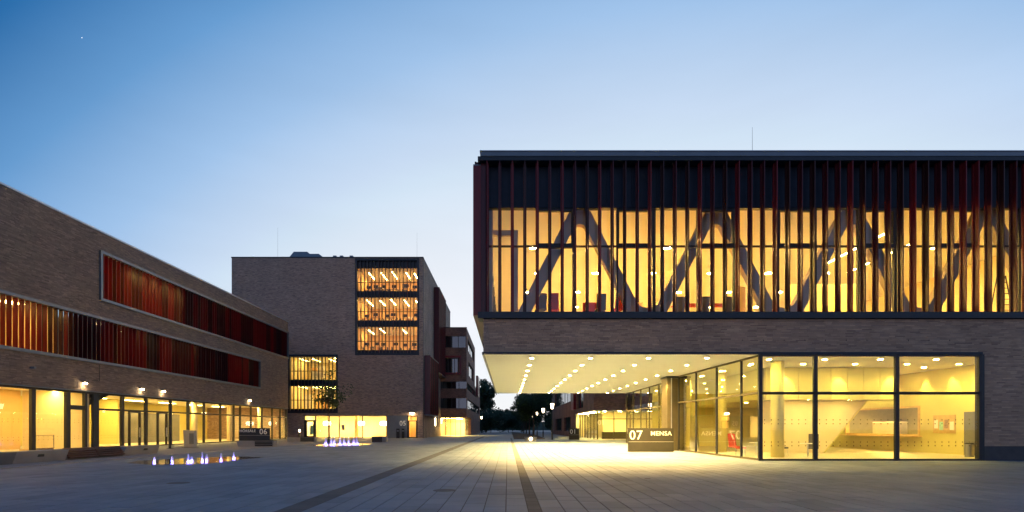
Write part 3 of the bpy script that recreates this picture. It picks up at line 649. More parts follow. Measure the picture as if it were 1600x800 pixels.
def office_block(rect, bands, lampm, nfin, floor0, wm, prefix):
    x0, x1, z0, z1 = rect
    frame('block_frame', 'metal_dark', office, 'x', YO-.1, YO+.5, x0, x1, z0, z1, .3)
    zs = [z0+.3] + [v for b in reversed(bands) for v in (oz(b[1]), oz(b[0]))] + [z1-.3]
    for k in range(0, len(zs), 2):
        if zs[k+1]-zs[k] > .02: box('spandrel', 'metal_dark', office, x0+.3, x1-.3, YO+.32, YO+.45, zs[k], zs[k+1])
    w = (x1-x0-.6)/nfin
    for k in range(1, nfin):
        x = x0+.3+k*w
        ofin(x, z0+.31, z1-.31) if R.random() > .06 else ofin(x+.08, z0+.31, z1-.31, 'finC')
    for b in bands:
        a, c = oz(b[1]), oz(b[0])
        for k in range(6): pane(office, 'x', YO+.38, x0+.3+k*(x1-x0-.6)/6, x0+.3+(k+1)*(x1-x0-.6)/6, a, c)
        box('transom', 'metal_frame', office, x0+.3, x1-.3, YO+.34, YO+.42, a+(c-a)*.37, a+(c-a)*.37+.08)
        room(office, x0+.1, x1-.1, YO+.46, YO+8.5, a-.05, c+.1, 'f', wm, 'floor')
        me = panel_mesh(.09, 4.0, lampm)
        for k in range(5):
            if R.random() < .94: link('strip_light', me, (x0+1+k*(x1-x0-2)/4+R.uniform(-.4,.4), YO+4.4+R.uniform(-.8,.8), c+.06), office)
def clutter():
    for b in bandsA+bandsB:
        rect = A if b in bandsA else B
        for k in range(5):
            x = R.uniform(rect[0]+.6, rect[1]-1.2); y = YO+R.uniform(3, 7.5); h = R.uniform(.9, 2.6)
            box('shelving', R.choice(('white_paint','timber_wall','wood_light','grey_fabric','orange_wall')), office, x, x+R.uniform(.4, 1.4), y, y+.4, oz(b[1])-.045, oz(b[1])+h)
bandsA = [(418, 454), (464, 500), (510, 546.5)]; bandsB = [(557.5, 593), (603, 638.5)]
office_block(A, bandsA, 'e_office', 17, 0, 'orange_wall', 'a'); office_block(B, bandsB, 'e_strip', 13, 0, 'plaster', 'b')
clutter()
# ground floor of the office building
x0, x1, z0, z1 = Gd
cuts = [x0, ox(492.5), ox(514), ox(529.5), ox(566), x1]
frame('shopfront_frame', 'metal_frame', office, 'x', YO+.05, YO+.4, x0, x1, 0, z1, .1)
for k, (a, b) in enumerate(zip(cuts, cuts[1:])):
    pane(office, 'x', YO+.2, a+.05, b-.05, .1, z1-.1)
    if k: box('mullion', 'metal_frame', office, a-.06, a+.06, YO+.12, YO+.3, .1, z1-.1)
frame('door', 'metal_frame', office, 'x', YO+.1, YO+.32, x0+.1, cuts[1]-.06, .02, z1-.7, .28)
box('interior_wall', 'poster_g', office, x0+.7, cuts[1]-.5, YO+.5, YO+.55, .5, 1.9)
room(office, x0-.2, x1+.2, YO+.46, YO+6.5, .02, z1+.05, 'f', 'plaster', 'floor')
me = panel_mesh(1.0, 1.0, 'e_shop')
for k in range(5): link('ceiling_lamp', me, (x0+1.3+k*2.5, YO+2.6, z1+.04), office)
box('timber_pier', 'timber_wall', office, ox(547), ox(551.5), YO+2.5, YO+3, .03, z1); box('wall_poster', 'poster', office, ox(532), ox(536.5), YO+.55, YO+.6, 1.2, 2.0)
for x in (ox(499), ox(554), ox(591)): MB().lathe([(.05, -.35), (.5, -.3), (.6, 0), (.5, .3), (.05, .35)], (x, YO+3.4, 2.25), 12).build('globe_lamp', 'e_lantern', office, smooth=True)
# grey panel with number and side door
box('grey_panel', 'metal_grey', office, Dd[0]+.02, ox(636), YO+.12, YO+.3, 0, z1); box('panel_core', 'plaster', office, Dd[0], Dd[1], YO+3, YO+3.2, 0, z1)
frame('door_frame', 'metal_frame', office, 'x', YO+.1, YO+.4, ox(636), Dd[1], 0, z1, .14); frame('door', 'metal_frame', office, 'x', YO+.14, YO+.3, ox(636)+.15, Dd[1]-.15, .02, oz(657), .13)
pane(office, 'x', YO+.22, ox(636)+.14, Dd[1]-.14, .1, z1-.1); room(office, ox(636), Dd[1], YO+.46, YO+2.9, .02, z1, 'f', 'orange_wall', 'floor'); link('ceiling_lamp', panel_mesh(.6, .6, 'e_strip'), (ox(644), YO+1.5, z1-.02), office)
l_ = MB().box(ox(638), ox(650), YO-.45, YO-.002, z1+.42, z1+.55).build('door_lamp', 'metal_frame', office); MB().lathe([(.32, -.16), (.26, 0)], (ox(644), YO-.25, z1+.41), 12).build('bulb_cover', 'e_wall', l_)
spot(office, (ox(644), YO-.28, z1+.22), (ox(644), YO-.2, 0), 120, 150, (1,.75,.4), .06, .8)
text(office, '05', 1.05, (ox(624), YO+.10, oz(665)), ext=.02, sx=.9)
# projecting red screens on the side
for (a, b, c, d, n) in ((91.5, 101.5, 11.2, 25.9, 16), (80.9, 90.6, 3.6, 12.6, 15)):
    box('screen_backing', 'metal_dark', office, XS+.001, XS+.08, a, b, c, d); box('screen_shelf', 'metal_grey', office, XS+.081, XS+1.0, a, b, c-.12, c); box('screen_shelf', 'finA', office, XS+.081, XS+1.0, a, b, d, d+.1)
    for k in range(n): box('fin', ('finA','finB','finC')[k % 3], office, XS+.082, XS+.98, a+.02+k*(b-a-.1)/(n-1), a+.08+k*(b-a-.1)/(n-1), c, d)
for x, y0_ in ((-11.95, 95.0), (-10.9, 104.0)): pass
box('entrance_light', 'e_lantern', office, XS+.002, XS+.09, 93.2, 93.6, 1.9, 3.3); box('entrance_light', 'e_lantern', office, XS+.002, XS+.09, 101.8, 102.1, 2.4, 3.5)
# roof plant and rods
MB().prism([(X_(452, 83), ZT-.2), (X_(452, 83), ZT+1.1), (X_(459, 83), ZT+1.95), (X_(480, 83), ZT+1.95), (X_(484, 83), ZT+1.62), (X_(498, 83), ZT+1.62), (X_(505, 83), ZT+1.1), (X_(505, 83), ZT-.2)], 'y', YO+3, YO+9).build('roof_plant', 'roofblue', office)
for x in (510, 521, 537): box('roof_vent', 'roofblue', office, ox(x), ox(x)+.5, YO+3, YO+4, ZT-.2, ZT+1.35)
for x, h in ((425, 5.4), (648, 4.6)): MB().bar((ox(x), YO+2, ZT-.2), (ox(x), YO+2, ZT+h), .016, .008, 6).build('lightning_rod', 'metal_grey', office)

# ------------------------------------------------------------------ far red brick block behind the office building
YK = 101.0; kk = YK/F
def bx_(x): return (x-CX)*kk
def bz_(y): return H+(HY-y)*kk
block = thing('red_brick_block', (-16, 115, 0), 'red brick block with dark ribbon windows and glowing glazed corner beyond the cube', 'building')
XC = bx_(729); ZK = bz_(512)
rib = [(bx_(670), bx_(727.5), bz_(543), bz_(525)), (bx_(690), bx_(715), bz_(582), bz_(560)), (bx_(670), XC-.02, bz_(607), bz_(596)), (bx_(670), XC-.02, bz_(638), bz_(622))]
wall('wall', 'redbrickX', block, 'x', YK, YK+.4, bx_(655), XC, bz_(652), ZK, rib)
sidew = [(104, 124, rib[0][2], rib[0][3]), (106, 122, rib[1][2], rib[1][3]), (102, 130, rib[2][2], rib[2][3]), (103, 146, rib[3][2], rib[3][3])]
wall('wall', 'redbrickY', block, 'y', XC-.4, XC-.003, YK+.401, 127, rib[1][2]-1, ZK, sidew[:2]); wall('wall', 'redbrickY', block, 'y', XC-.4, XC-.003, YK+.401, 150, bz_(652), rib[1][2]-1.001, sidew[2:])
box('wall', 'redbrickY', block, XC-.4, XC-.003, 112, 150, 0, bz_(652)-.002)
for r in rib: 
    n = 5
    for k in range(n): a, b = r[0]+(r[1]-r[0])*k/n, r[0]+(r[1]-r[0])*(k+1)/n; pane(block, 'x', YK+.25, a, b, r[2], r[3], 'glass_dark', 'window'); box('mullion', 'metal_frame', block, a-.05, a+.05, YK+.18, YK+.3, r[2], r[3])
for r in sidew:
    n = max(3, int((r[1]-r[0])/3.5))
    for k in range(n): a, b = r[0]+(r[1]-r[0])*k/n, r[0]+(r[1]-r[0])*(k+1)/n; pane(block, 'y', XC-.25, a, b, r[2], r[3], 'glass_dark', 'window'); box('mullion', 'metal_frame', block, XC-.3, XC-.2, a-.05, a+.05, r[2], r[3])
frame('red_surround', 'finB', block, 'x', YK-.35, YK-.002, bx_(686), bx_(721), bz_(585.5), bz_(556), .38)
box('red_screen', 'finB', block, XC+.001, XC+.5, 131, 138, 9.5, 14.5)
box('room_core', 'concrete_dark', block, bx_(655), XC-.9, YK+4, 126, bz_(650), ZK-.4); box('roof', 'metal_grey', block, bx_(655), XC-.41, YK+.41, 127, ZK-.3, ZK-.1)
box('coping', 'metal_dark', block, bx_(655), XC+.05, YK-.05, YK+.42, ZK+.002, ZK+.1); box('roof_vent', 'metal_dark', block, bx_(699), bx_(706), YK+3, YK+4, ZK-.15, ZK+.5)
room(block, bx_(660), XC-.5, YK+.6, 111, .02, bz_(652)-.15, 'fr', 'plaster', 'floor')
for k in range(7):
    a = bx_(672)+k*(XC-bx_(672)-.2)/7; b = bx_(672)+(k+1)*(XC-bx_(672)-.2)/7
    pane(block, 'x', YK+.5, a, b, .05, bz_(652)-.02); box('mullion', 'metal_frame', block, a-.04, a+.04, YK+.45, YK+.56, .03, bz_(652)-.01)
box('transom', 'metal_frame', block, bx_(672), XC-.2, YK+.44, YK+.57, bz_(659.5), bz_(659)); 
for k in range(3): pane(block, 'y', XC-.3, 101.6+k*3.2, 101.6+(k+1)*3.2, .05, bz_(652)-.02); box('mullion', 'metal_frame', block, XC-.35, XC-.25, 101.55+k*3.2, 101.65+k*3.2, .03, bz_(652)-.01)
me = panel_mesh(1.2, 1.2, 'e_far')
for k in range(6): link('ceiling_lamp', me, (bx_(700)+k*1.0-3, YK+2.5, bz_(652)-.17), block); link('ceiling_lamp', me, (XC-2, 102.5+k*1.4, bz_(652)-.17), block)
spot(block, (XC+.3, 106.5, 3.2), (XC+.2, 107, 0), 500, 160, CREAM, .1)
box('canopy_lamp', 'metal_frame', block, XC+.0, XC+.5, 106.3, 106.7, 3.25, 3.4)

# ------------------------------------------------------------------ red brick building right behind the canteen
YQ = 70.0; kq = YQ/F
def qx(x): return (x-CX)*kq
def qz(y): return H+(HY-y)*kq
north = thing('seminar_building', (22, 95, 0), 'red brick seminar building with rounded lit entrance glass seen below the canopy', 'building')
XQ = qx(928)
sideq = [(80, 88, qz(632), 9.6), (92, 128, 6.4, 9.6), (96, 107, .9, 3.6), (112, 126, .9, 3.6)]
wall('wall', 'redbrickX', north, 'x', YQ, YQ+.4, XQ, 34, qz(641), 12.5); wall('wall', 'redbrickY', north, 'y', XQ+.003, XQ+.4, YQ+.401, 137, qz(641), 12.5, sideq[:2])
wall('wall', 'redbrickY', north, 'y', XQ+.003, XQ+.4, 90, 137, 0, qz(641)-.002, sideq[2:]); box('coping', 'metal_grey', north, XQ-.04, 34, YQ-.04, YQ+.42, 12.503, 12.6); box('roof', 'metal_grey', north, XQ+.41, 34, YQ+.43, 137, 12.1, 12.3)
for r in sideq:
    n = max(3, int((r[1]-r[0])/2.6))
    for k in range(n): a, b = r[0]+(r[1]-r[0])*k/n, r[0]+(r[1]-r[0])*(k+1)/n; pane(north, 'y', XQ+.22, a, b, r[2], r[3], 'glass_dark', 'window'); box('mullion', 'metal_frame', north, XQ+.16, XQ+.28, a-.05, a+.05, r[2], r[3])
box('red_screen', 'finB', north, XQ-.45, XQ-.002, 88.3, 91.6, 4.6, 10.5); box('room_core', 'concrete_dark', north, XQ+3, 33, 89, 136, 0, 12)
box('soffit', 'soffit', north, XQ+.05, 34, YQ+.05, 89.5, qz(641)-.1, qz(641)-.003)
gx0 = qx(905)+1.0
for k in range(9):
    a = XQ+.7+k*2.2; pane(north, 'x', YQ+1.2, a, a+2.2, .05, qz(641)-.11); box('mullion', 'bronze', north, a-.06, a+.06, YQ+1.13, YQ+1.27, .02, qz(641)-.11)
for k in range(6):
    a = YQ+1.2+k*2.9; pane(north, 'y', XQ+.7, a, a+2.9, .05, qz(641)-.11); box('mullion', 'bronze', north, XQ+.63, XQ+.77, a-.06+.14, a+.06+.14, .02, qz(641)-.11)
box('transom', 'bronze', north, XQ+.78, 31, YQ+1.13, YQ+1.27, 2.7, 2.82); box('pier', 'plaster', north, XQ+.05, XQ+.6, 88.2, 89.4, 0, qz(641)-.11)
box('interior_wall', 'plaster', north, XQ+2.2, 33, YQ+5.6, YQ+5.8, .02, 3.8); box('interior_wall', 'plaster', north, XQ+.8, 33, 88.6, 88.8, .02, 3.8); box('floor', 'floor', north, XQ+.8, 33, YQ+1.3, 88.5, -.03, .02)
box('interior_counter', 'bronze', north, XQ+1.6, XQ+5.2, YQ+2.6, YQ+3.2, .03, 1.0)
dm2 = disc_mesh(.2, 'e_lobby')
for p in [(XQ+.35, YQ+2+3*i) for i in range(6)] + [(XQ+1.5+2*i, YQ+.5) for i in range(6)] + [(XQ+2+2.2*i, YQ+3) for i in range(5)] + [(XQ+1.6, YQ+6+2.5*i) for i in range(4)]: link('downlight', dm2, (p[0], p[1], qz(641)-.106), north)
text(north, '01', .95, (qx(936), YQ+1.12, qz(664)), ext=.01)

# ------------------------------------------------------------------ signs
def sign(name, loc, w, h, label, parts, m='signmetal', rot=0):
    s = thing(name, loc, label, 'sign'); x, y, z = loc
    box('panel', m, s, x, x+w, y, y+.16, z+h*.42+.01, z+h, .01); box('plinth', m, s, x, x+w, y-.012, y+.17, z, z+h*.42, .01); box('joint_trim', 'white_paint', s, x+.02, x+w-.02, y-.006, y+.15, z+h*.42+.001, z+h*.42+.011)
    for (st, size, dx, dz, sx) in parts: text(s, st, size, (x+dx, y-.014, z+dz), sx=sx)
    return s
sign('entrance_sign', (7.95, 34.7, 0), 3.0, 1.56, 'bronze entrance sign lettered 07 MENSA standing under the lit canopy', [('07', .84, .07, .82, 1.0), ('MENSA', .40, 1.47, 1.08, 1.04)])
sg = sign('lecture_hall_sign', (-22.4, 44.0, 0.5), 2.5, 1.05, 'dark sign lettered HÖRSÄLE 06 mounted above a concrete bench', [('HÖRSÄLE', .30, .02, .72, 1.0), ('06', .62, 1.68, .55, 1.0)], 'metal_dark')
sign('number_sign', (8.05, 69.0, 0), 1.35, 1.5, 'low bronze sign lettered 01 by the bright corner of the seminar building', [('01', .8, .12, .8, 1.0)])

# ------------------------------------------------------------------ benches
def bench_long():
    b = thing('wall_bench', (-21.4, 25, .0), 'long low concrete wall bench with dark timber slats before the lecture hall', 'bench')
    for (y0, y1, m) in ((14, 22.6, 'concrete_dark'), (22.605, 25.3, 'concrete'), (25.305, 29.1, 'concrete_dark'), (29.105, 31.9, 'concrete')):
        timber = m == 'concrete_dark' and y0 > 25
        MB().prism([(-22.0, .03), (-21.25, .03), (-21.05 if not timber else -21.4, .55), (-22.0, .55)], 'y', y0, y1).build('concrete_block', m, b)
        if timber:
            for y2 in (y0+.05, y0+1.92):
                for k in range(5): MB().prism([(-21.4+.07*k-.1, .56-.10*k), (-21.32+.07*k-.1, .60-.10*k), (-21.24+.07*k-.1, .56-.1*k), (-21.32+.07*k-.1, .5-.1*k)], 'y', y2+.02, y2+1.82).build('slat', 'wood', b)
    for y in (23.7, 30.6): box('step_light', 'metal_frame', b, -21.18, -21.11, y, y+.3, .28, .42)
bench_long()
def small_bench(loc, w, label, dark):
    x, y, z = loc; b = thing('bench', loc, label, 'bench', None)
    MB().prism([(x+.15, z), (x+w-.05, z), (x+w, z+.5), (x, z+.5)], 'y', y, y+.7).build('concrete_block', 'concrete', b)
    for k in range(5): box('slat', dark, b, x+w*.45, x+w-.06, y-.05+.14*k, y+.07+.14*k, z+.505, z+.56, .008)
    for k in range(3): box('front_slat', dark, b, x+w*.5, x+w-.1, y-.045, y-.005, z+.06+.14*k, z+.17+.14*k, .006)
small_bench((-22.5, 43.7, 0.0), 3.1, 'concrete bench with dark slats carrying the lecture hall sign', 'black')
small_bench((-24.6, 58.5, 0.0), 3.2, 'concrete bench with black slats near the slim young tree', 'black')
bb = thing('block_bench', (X_(593, 58), 58, 0), 'black box bench beside the rear water jets', 'bench'); xx = X_(582, 58)
MB().box(xx, xx+1.15, 57.6, 58.5, 0, .62).build('seat_block', 'black', bb, .02); MB().box(xx+1.16, xx+1.56, 57.6, 58.5, 0, .62).build('end_block', 'metal_grey', bb, .02)
tb = thing('terminal_pillar', (-25.0, 41.6, .03), 'grey steel info terminal standing on the forecourt before the lecture hall doors', 'info terminal')
MB().prism([(-25.45, .03), (-24.55, .03), (-24.6, 1.35), (-25.5, 1.42)], 'y', 41.4, 41.7).build('steel_shell', 'steel_box', tb, .02); box('screen', 'metal_grey', tb, -25.0, -24.66, 41.36, 41.395, .3, 1.15); box('plinth', 'concrete_dark', tb, -25.55, -24.5, 41.3, 41.8, .03, .08)
pp = thing('forecourt_post', (-24.5, 39.2, .03), 'slim black post on the forecourt before the lecture hall doors', 'post'); px_ = X_(265.5, 39.2)
MB().lathe([(.09, .03), (.075, .1), (.07, 3.4), (.05, 3.45)], (px_, 39.2, 0), 12).build('shaft', 'metal_frame', pp, smooth=False); box('foot_plate', 'metal_frame', pp, px_-.16, px_+.16, 39.04, 39.36, .03, .05)
for k, (x, lab) in enumerate(((622, 'dark wide letterbox pillar against the grey panel by door 05'), (630, 'slim dark letterbox pillar next to door 05'))):
    p = thing('letterbox_pillar', (X_(x, 79), 79, 0), lab, 'letterbox'); c = X_(x, 79)
    MB().box(c-.25+.05*k, c+.25-.05*k, 78.85, 79.15, 0, 1.45).build('housing', 'black', p, .02); box('slot_plate', 'metal_grey', p, c-.15, c+.15, 78.82, 78.845, 1.0, 1.2)
bo = thing('bollard_light', (X_(468, 76), 76, 0), 'short lit bollard on the brick wall side of the office shopfront', 'bollard'); c = X_(468, 76)
MB().lathe([(.12, 0), (.1, .95)], (c, 76, 0), 10).build('shaft', 'metal_frame', bo); MB().lathe([(.1, .955), (.1, 1.3)], (c, 76, 0), 10).build('light_head', 'e_lantern', bo); MB().lathe([(.13, 1.305), (.1, 1.36)], (c, 76, 0), 10).build('cap', 'metal_frame', bo)

# ------------------------------------------------------------------ fountains
def fountain(loc, outline, jets, label, spread, hgt, power):
    f = thing('fountain', loc, label, 'fountain')
    n = len(outline); c = (sum(p[0] for p in outline)/n, sum(p[1] for p in outline)/n)
    MB().add([(x, y, .0035) for x, y in outline], [tuple(range(n))]).build('water_film', 'water', f)
    near = spread < .1
    for (x, y, h) in jets:
        prof = [(spread*(1.1 if near else 1.5), .006)]
        for k in range(1, 9):
            q = k/8; prof.append((spread*((1-.45*q) if near else (1-.8*q))*(1+R.uniform(-.22,.22))*(1.0 if q < .95 else .4), .006+h*q))
        j = MB().lathe(prof, (x, y, 0), 9).build('water_jet', 'jet', f, smooth=True)
        for v in j.data.vertices: v.co.x += R.uniform(-.012,.012)*(v.co.z > .05); v.co.y += R.uniform(-.012,.012)
        d = bpy.data.lights.new('jet_light', 'POINT'); d.energy = power*R.uniform(.8,1.2); d.color = (.26,.22,1.0); d.shadow_soft_size = .02
        link('jet_light', d, (x, y, .10), j)
        link('led_ring', disc_up, (x, y-.0, .005), f)
def disc_up_mesh(r, m, n=12):
    me = bpy.data.meshes.new('led'); me.from_pydata([(r*math.cos(2*math.pi*i/n), r*math.sin(2*math.pi*i/n), 0) for i in range(n)], [], [tuple(range(n))]); me.materials.append(M[m]); return me
disc_up = disc_up_mesh(.045, 'e_blue')
def gp(x, y): Y = F*H/(y-HY); return ((x-CX)/F*Y, Y)
def blob(pts, jag=.12):
    out = []
    n = len(pts)
    for i in range(n):
        a, b = Vector(pts[i]), Vector(pts[(i+1) % n])
        for k in range(6): q = a.lerp(b, k/6); out.append((q.x+R.uniform(-jag,jag), q.y+R.uniform(-jag,jag)))
    return out
jets1 = [(gp(a, b), b-t) for a, b, t in ((241,724.7,714),(269,724.7,713),(294,724,709),(299.5,724,713),(316.3,723,706.5),(323,723,709.6),(345.4,721.8,708),(365.4,718.8,706.3))]
fountain((*gp(300, 720), 0), blob([gp(x, y) for x, y in ((197,724),(240,726.3),(320,724.8),(410,714.6),(372,713.2),(300,715.5),(215,720))]), [(p[0], p[1], max(.25, d*p[1]/F)) for p, d in jets1], 'shallow ground fountain with low white jets nearest the long wall bench', .05, .4, 3)
jets2 = [(gp(x, 696), 15) for x in (508.6,516,523,530.6,538.6,545.4,551.4,557.4)]
fountain((*gp(530, 695), 0), blob([gp(x, y) for x, y in ((478,696.4),(520,697.4),(560,696.3),(583,693.6),(555,692.9),(510,694))]), [(p[0], p[1]+R.uniform(-.3,.3), d*p[1]/F*R.uniform(.9,1.05)) for p, d in jets2], 'ground fountain with taller violet lit jets between the young tree and the box bench', .14, .9, 9)

# ------------------------------------------------------------------ trees
def tree_meshes(seed, h, cr, clear, nleaf, leaf, m, rt):
    r = random.Random(seed); tr = MB(); tips = []
    top = Vector((r.uniform(-.2,.2), r.uniform(-.2,.2), h*.62)); tr.bar((0,0,0), top*.5, rt, rt*.75, 8); tr.bar(top*.5, top, rt*.75, rt*.4, 8)
    for k in range(11):
        q = r.uniform(clear/h, .62); b = Vector((top.x*q, top.y*q, h*q)); a = r.uniform(0, 6.28); ln = cr*r.uniform(.5,.95)
        e = b+Vector((math.cos(a)*ln, math.sin(a)*ln, ln*r.uniform(.5,1.1))); tr.bar(b, e, rt*.35, rt*.08, 5); tips.append(e); tips.append(b.lerp(e, .6))
    tips += [top+Vector((0,0,h*.2)), top+Vector((r.uniform(-.5,.5),0,h*.3)), top]
    cl = MB(); clumps = [(t+Vector((r.gauss(0,.25),r.gauss(0,.25),r.gauss(0,.2)))*cr*.5, cr*r.uniform(.22,.42)) for t in tips for _ in range(2)]
    for _ in range(nleaf):
        c, s = r.choice(clumps); d = Vector((r.gauss(0,1), r.gauss(0,1), r.gauss(0,.8))); d = d.normalized()*s*(r.random()**.4); p = c+d
        if p.z < clear*.85: continue
        u = Vector((r.gauss(0,1), r.gauss(0,1), r.gauss(0,1))).normalized()*leaf*r.uniform(.6,1.3); w = u.orthogonal().normalized()*leaf*.55
        cl.add([p-u, p+w, p+u, p-w], [(0,1,2,3)])
    return tr, cl
def tree(loc, seed, h, cr, clear, nleaf, leaf, label, group=None, m='leaf', rt=.16):
    t = thing('tree', loc, label, 'tree', group); tr, cl = tree_meshes(seed, h, cr, clear, nleaf, leaf, m, rt)
    for mb, nm, mm in ((tr, 'trunk', 'bark'), (cl, 'crown', m)):
        o = mb.build(nm, mm, None, origin=(0,0,0)); o.parent = t; o.location = (0,0,0)
    return t
tree((X_(514, 56), 56, 0), 4, 8.0, 1.8, 2.7, 850, .14, 'slim young tree with sparse crown before the office shopfront', rt=.06)
row = tree((4.7, 95, 0), 11, 8.6, 2.9, 3.0, 4200, .2, 'first street tree along the planted bed counted from the round planter', 'row of street trees along the planted bed', rt=.17)
for k, (y, nth) in enumerate(((113, 'second'), (132, 'third'), (152, 'fourth'), (174, 'last'))): copy_thing(row, (4.7, y, 0), 1.3*k+.7, nth+' street tree along the planted bed counted from the round planter')
dn = tree((-7.0, 172, 0), 21, 16.0, 5.4, 1.2, 8000, .42, 'tall dense dark tree next to the red brick block', 'dark trees closing the end of the plaza', 'leaf_far', .35)
for k, (x, y, q, lab) in enumerate(((-13, 190, 1.0, 'dark tree half hidden by the red brick block'), (9.5, 190, 1.0, 'dark tree rising behind the row of street trees'), (15, 178, .95, 'dark tree rising behind the row of lanterns'), (20.5, 200, 1.0, 'dark tree beside the far end of the seminar building'), (2.2, 225, .62, 'small dark tree in the gap where the sky shows at the plaza end'))):
    copy_thing(dn, (x, y, 0), .9*k+.5, lab).scale = (q, q, q)
bush = tree((-5.0, 158, 0), 33, 5.4, 4.4, .1, 6000, .3, 'low rounded bush in front of the tall dense dark tree', 'bushes under the dark trees', 'leaf_far', .1)
for k, (x, y, lab) in enumerate(((.3, 170, 'low rounded bush closing the end of the wide drainage strip'), (5.5, 190, 'low rounded bush behind the row of street trees'), (-10.5, 160, 'low rounded bush against the red brick block'))): copy_thing(bush, (x, y, 0), 1.1*k+.5, lab)
rg = MB(); rr = random.Random(5); n = 160                     # wooded rise far behind
tops = [5.5+1.6*math.sin(i*.21)+1.2*math.sin(i*.53+1)+rr.uniform(-.7, .7) for i in range(n)]
rg.add([(-320+4*i, 300+rr.uniform(-3, 3), -.5) for i in range(n)] + [(-320+4*i, 312+rr.uniform(-4, 4), tops[i]) for i in range(n)] + [(-320+4*i, 360, tops[i]*.8) for i in range(n)],
       [(i, i+1, n+i+1, n+i) for i in range(n-1)] + [(n+i, n+i+1, 2*n+i+1, 2*n+i) for i in range(n-1)])
rg.build('hills', 'hill', None, kind='structure')
bed = MB(); bed.prism([(.9, 74), (5.3, 74.5), (6.0, 112), (1.4, 185)], 'z', -.02, .06); bed.build('planted_bed', 'soil', None, kind='structure')
# round planter bench with a light in its front
pl = thing('round_planter', (X_(829, 62.5), 62.5, 0), 'round concrete planter bench with a glowing light in its front', 'planter'); c = X_(829, 62.5)
MB().lathe([(.62, 0), (.75, .5), (.66, .5), (.6, .4)], (c, 62.5, 0), 24).build('basin', 'concrete', pl, smooth=False); MB().lathe([(.58, .38), (.3, .45)], (c, 62.5, 0), 16).build('soil', 'soil', pl)
lt = MB().lathe([(.2, 0), (.17, .08)], (0, 0, 0), 14).build('light', 'e_lantern', pl); lt.rotation_euler = (math.pi/2, 0, 0); lt.location = (0, -.68, .28)
spot(pl, (c, 61.6, .3), (c, 60.6, 0), 30, 140, CREAM, .05)
# street lanterns
def lantern(loc, label, group=None):
    t = thing('street_lantern', loc, label, 'street lamp', group); x, y, z = loc
    MB().lathe([(.12, 0), (.11, .9), (.06, .95), (.045, 4.0)], loc, 10).build('pole', 'metal_frame', t)
    MB().lathe([(.13, 4.05), (.24, 4.72)], loc, 10).build('lantern_glass', 'e_lantern', t); MB().lathe([(.27, 4.725), (.1, 4.83), (.03, 4.9)], loc, 10).build('lantern_cap', 'metal_frame', t)
    MB().lathe([(.05, 4.0), (.14, 4.045)], loc, 10).build('lantern_collar', 'metal_frame', t)
    return t
ln = lantern((5.85, 69, 0), 'street lantern with tapered glowing glass closest to the low 01 sign', 'lanterns beside the seminar building')
for y, nth in ((86.5, 'second'), (104, 'third'), (121.5, 'fourth')): copy_thing(ln, (5.85, y, 0), 0, nth+' street lantern along the seminar building counted from the 01 sign')
copy_thing(ln, (X_(752.5, 150), 150, 0), 0, 'single street lantern past the glazed corner of the red brick block'); 
for o in scene.objects:
    if o.get('label', '').startswith('single street') and 'group' in o: del o['group']

st_d = Vector(((128-CX)/F, 1, (HY-59)/F))*2500
st = MB(); st.lathe([(.2, -1.3), (.9, -.9), (1.3, 0), (.9, .9), (.2, 1.3)], (st_d.x, st_d.y, st_d.z+H), 10)
tag(st.build('evening_star', 'e_star', None), 'tiny bright evening star alone in the blue sky', 'star')
# ------------------------------------------------------------------ furniture
def lounge_chair(label, fabric, loc, rz, group=None):
    t = thing('lounge_chair', (0,0,0), label, 'chair', group)
    MB().box(-.26,.26,-.28,.26,.40,.50).build('seat', fabric, t, .03); MB().prism([(.20,.42),(.28,.42),(.38,1.22),(.30,1.24)], 'x', -.25, .25).build('backrest', fabric, t, .03)
    for a in (-1, 1):
        for b in (-1, 1): MB().bar((a*.2, b*.2, .40), (a*.26, b*.26, 0), .012, .01, 6).build('leg', 'chrome', t)
    t.location = loc; t.rotation_euler = (0,0,rz); WP[t] = Vector(loc); return t
FZ = 7.3
g = 'lounge chairs behind the upper canteen windows'
c1 = lounge_chair('red high-backed chair beside the first concrete truss leg upstairs', 'red_fabric', (X_(866, 27.5), 27.5, FZ), math.pi*.95)
lounge_chair('grey high-backed chair left of the lone red chair upstairs', 'grey_fabric', (X_(845, 27.5), 27.5, FZ), math.pi*1.05)
lounge_chair('grey high-backed chair between red seats under the second truss bay', 'grey_fabric', (X_(938, 27.6), 27.6, FZ), math.pi)
lounge_chair('red high-backed chair at the foot of the second truss leg', 'red_fabric', (X_(964, 27.6), 27.6, FZ), math.pi*1.1)
so = thing('sofa', (X_(930, 28.4), 28.4, FZ), 'red sofa behind the upper canteen windows', 'sofa'); sx = X_(930, 28.4)
MB().box(sx-.6, sx+.6, 28.1, 28.8, FZ+.02, FZ+.45).build('seat', 'red_fabric', so, .04); MB().box(sx-.6, sx+.6, 28.82, 29.0, FZ+.02, FZ+1.15).build('backrest', 'red_fabric', so, .04)
for x, w_ in ((1060, 'chair at the end of the long red table towards the red sofa'), (1098, 'chair at the middle of the long red table upstairs'), (1138, 'chair at the end of the long red table towards the step ladder')): lounge_chair('grey high-backed '+w_, 'grey_fabric', (X_(x, 28.2), 28.2, FZ), math.pi, 'grey chairs at the long red table')
tbl = thing('long_table', (X_(1100, 28.9), 28.9, FZ), 'long red topped table behind the third window bay upstairs', 'table'); c = X_(1100, 28.9)
MB().box(c-1.7, c+1.7, 28.6, 29.3, FZ+.98, FZ+1.04).build('table_top', 'red_fabric', tbl, .01)
for a in (-1.6, 1.6): MB().box(c+a-.04, c+a+.04, 28.7, 29.2, FZ, FZ+.975).build('leg', 'metal_frame', tbl)
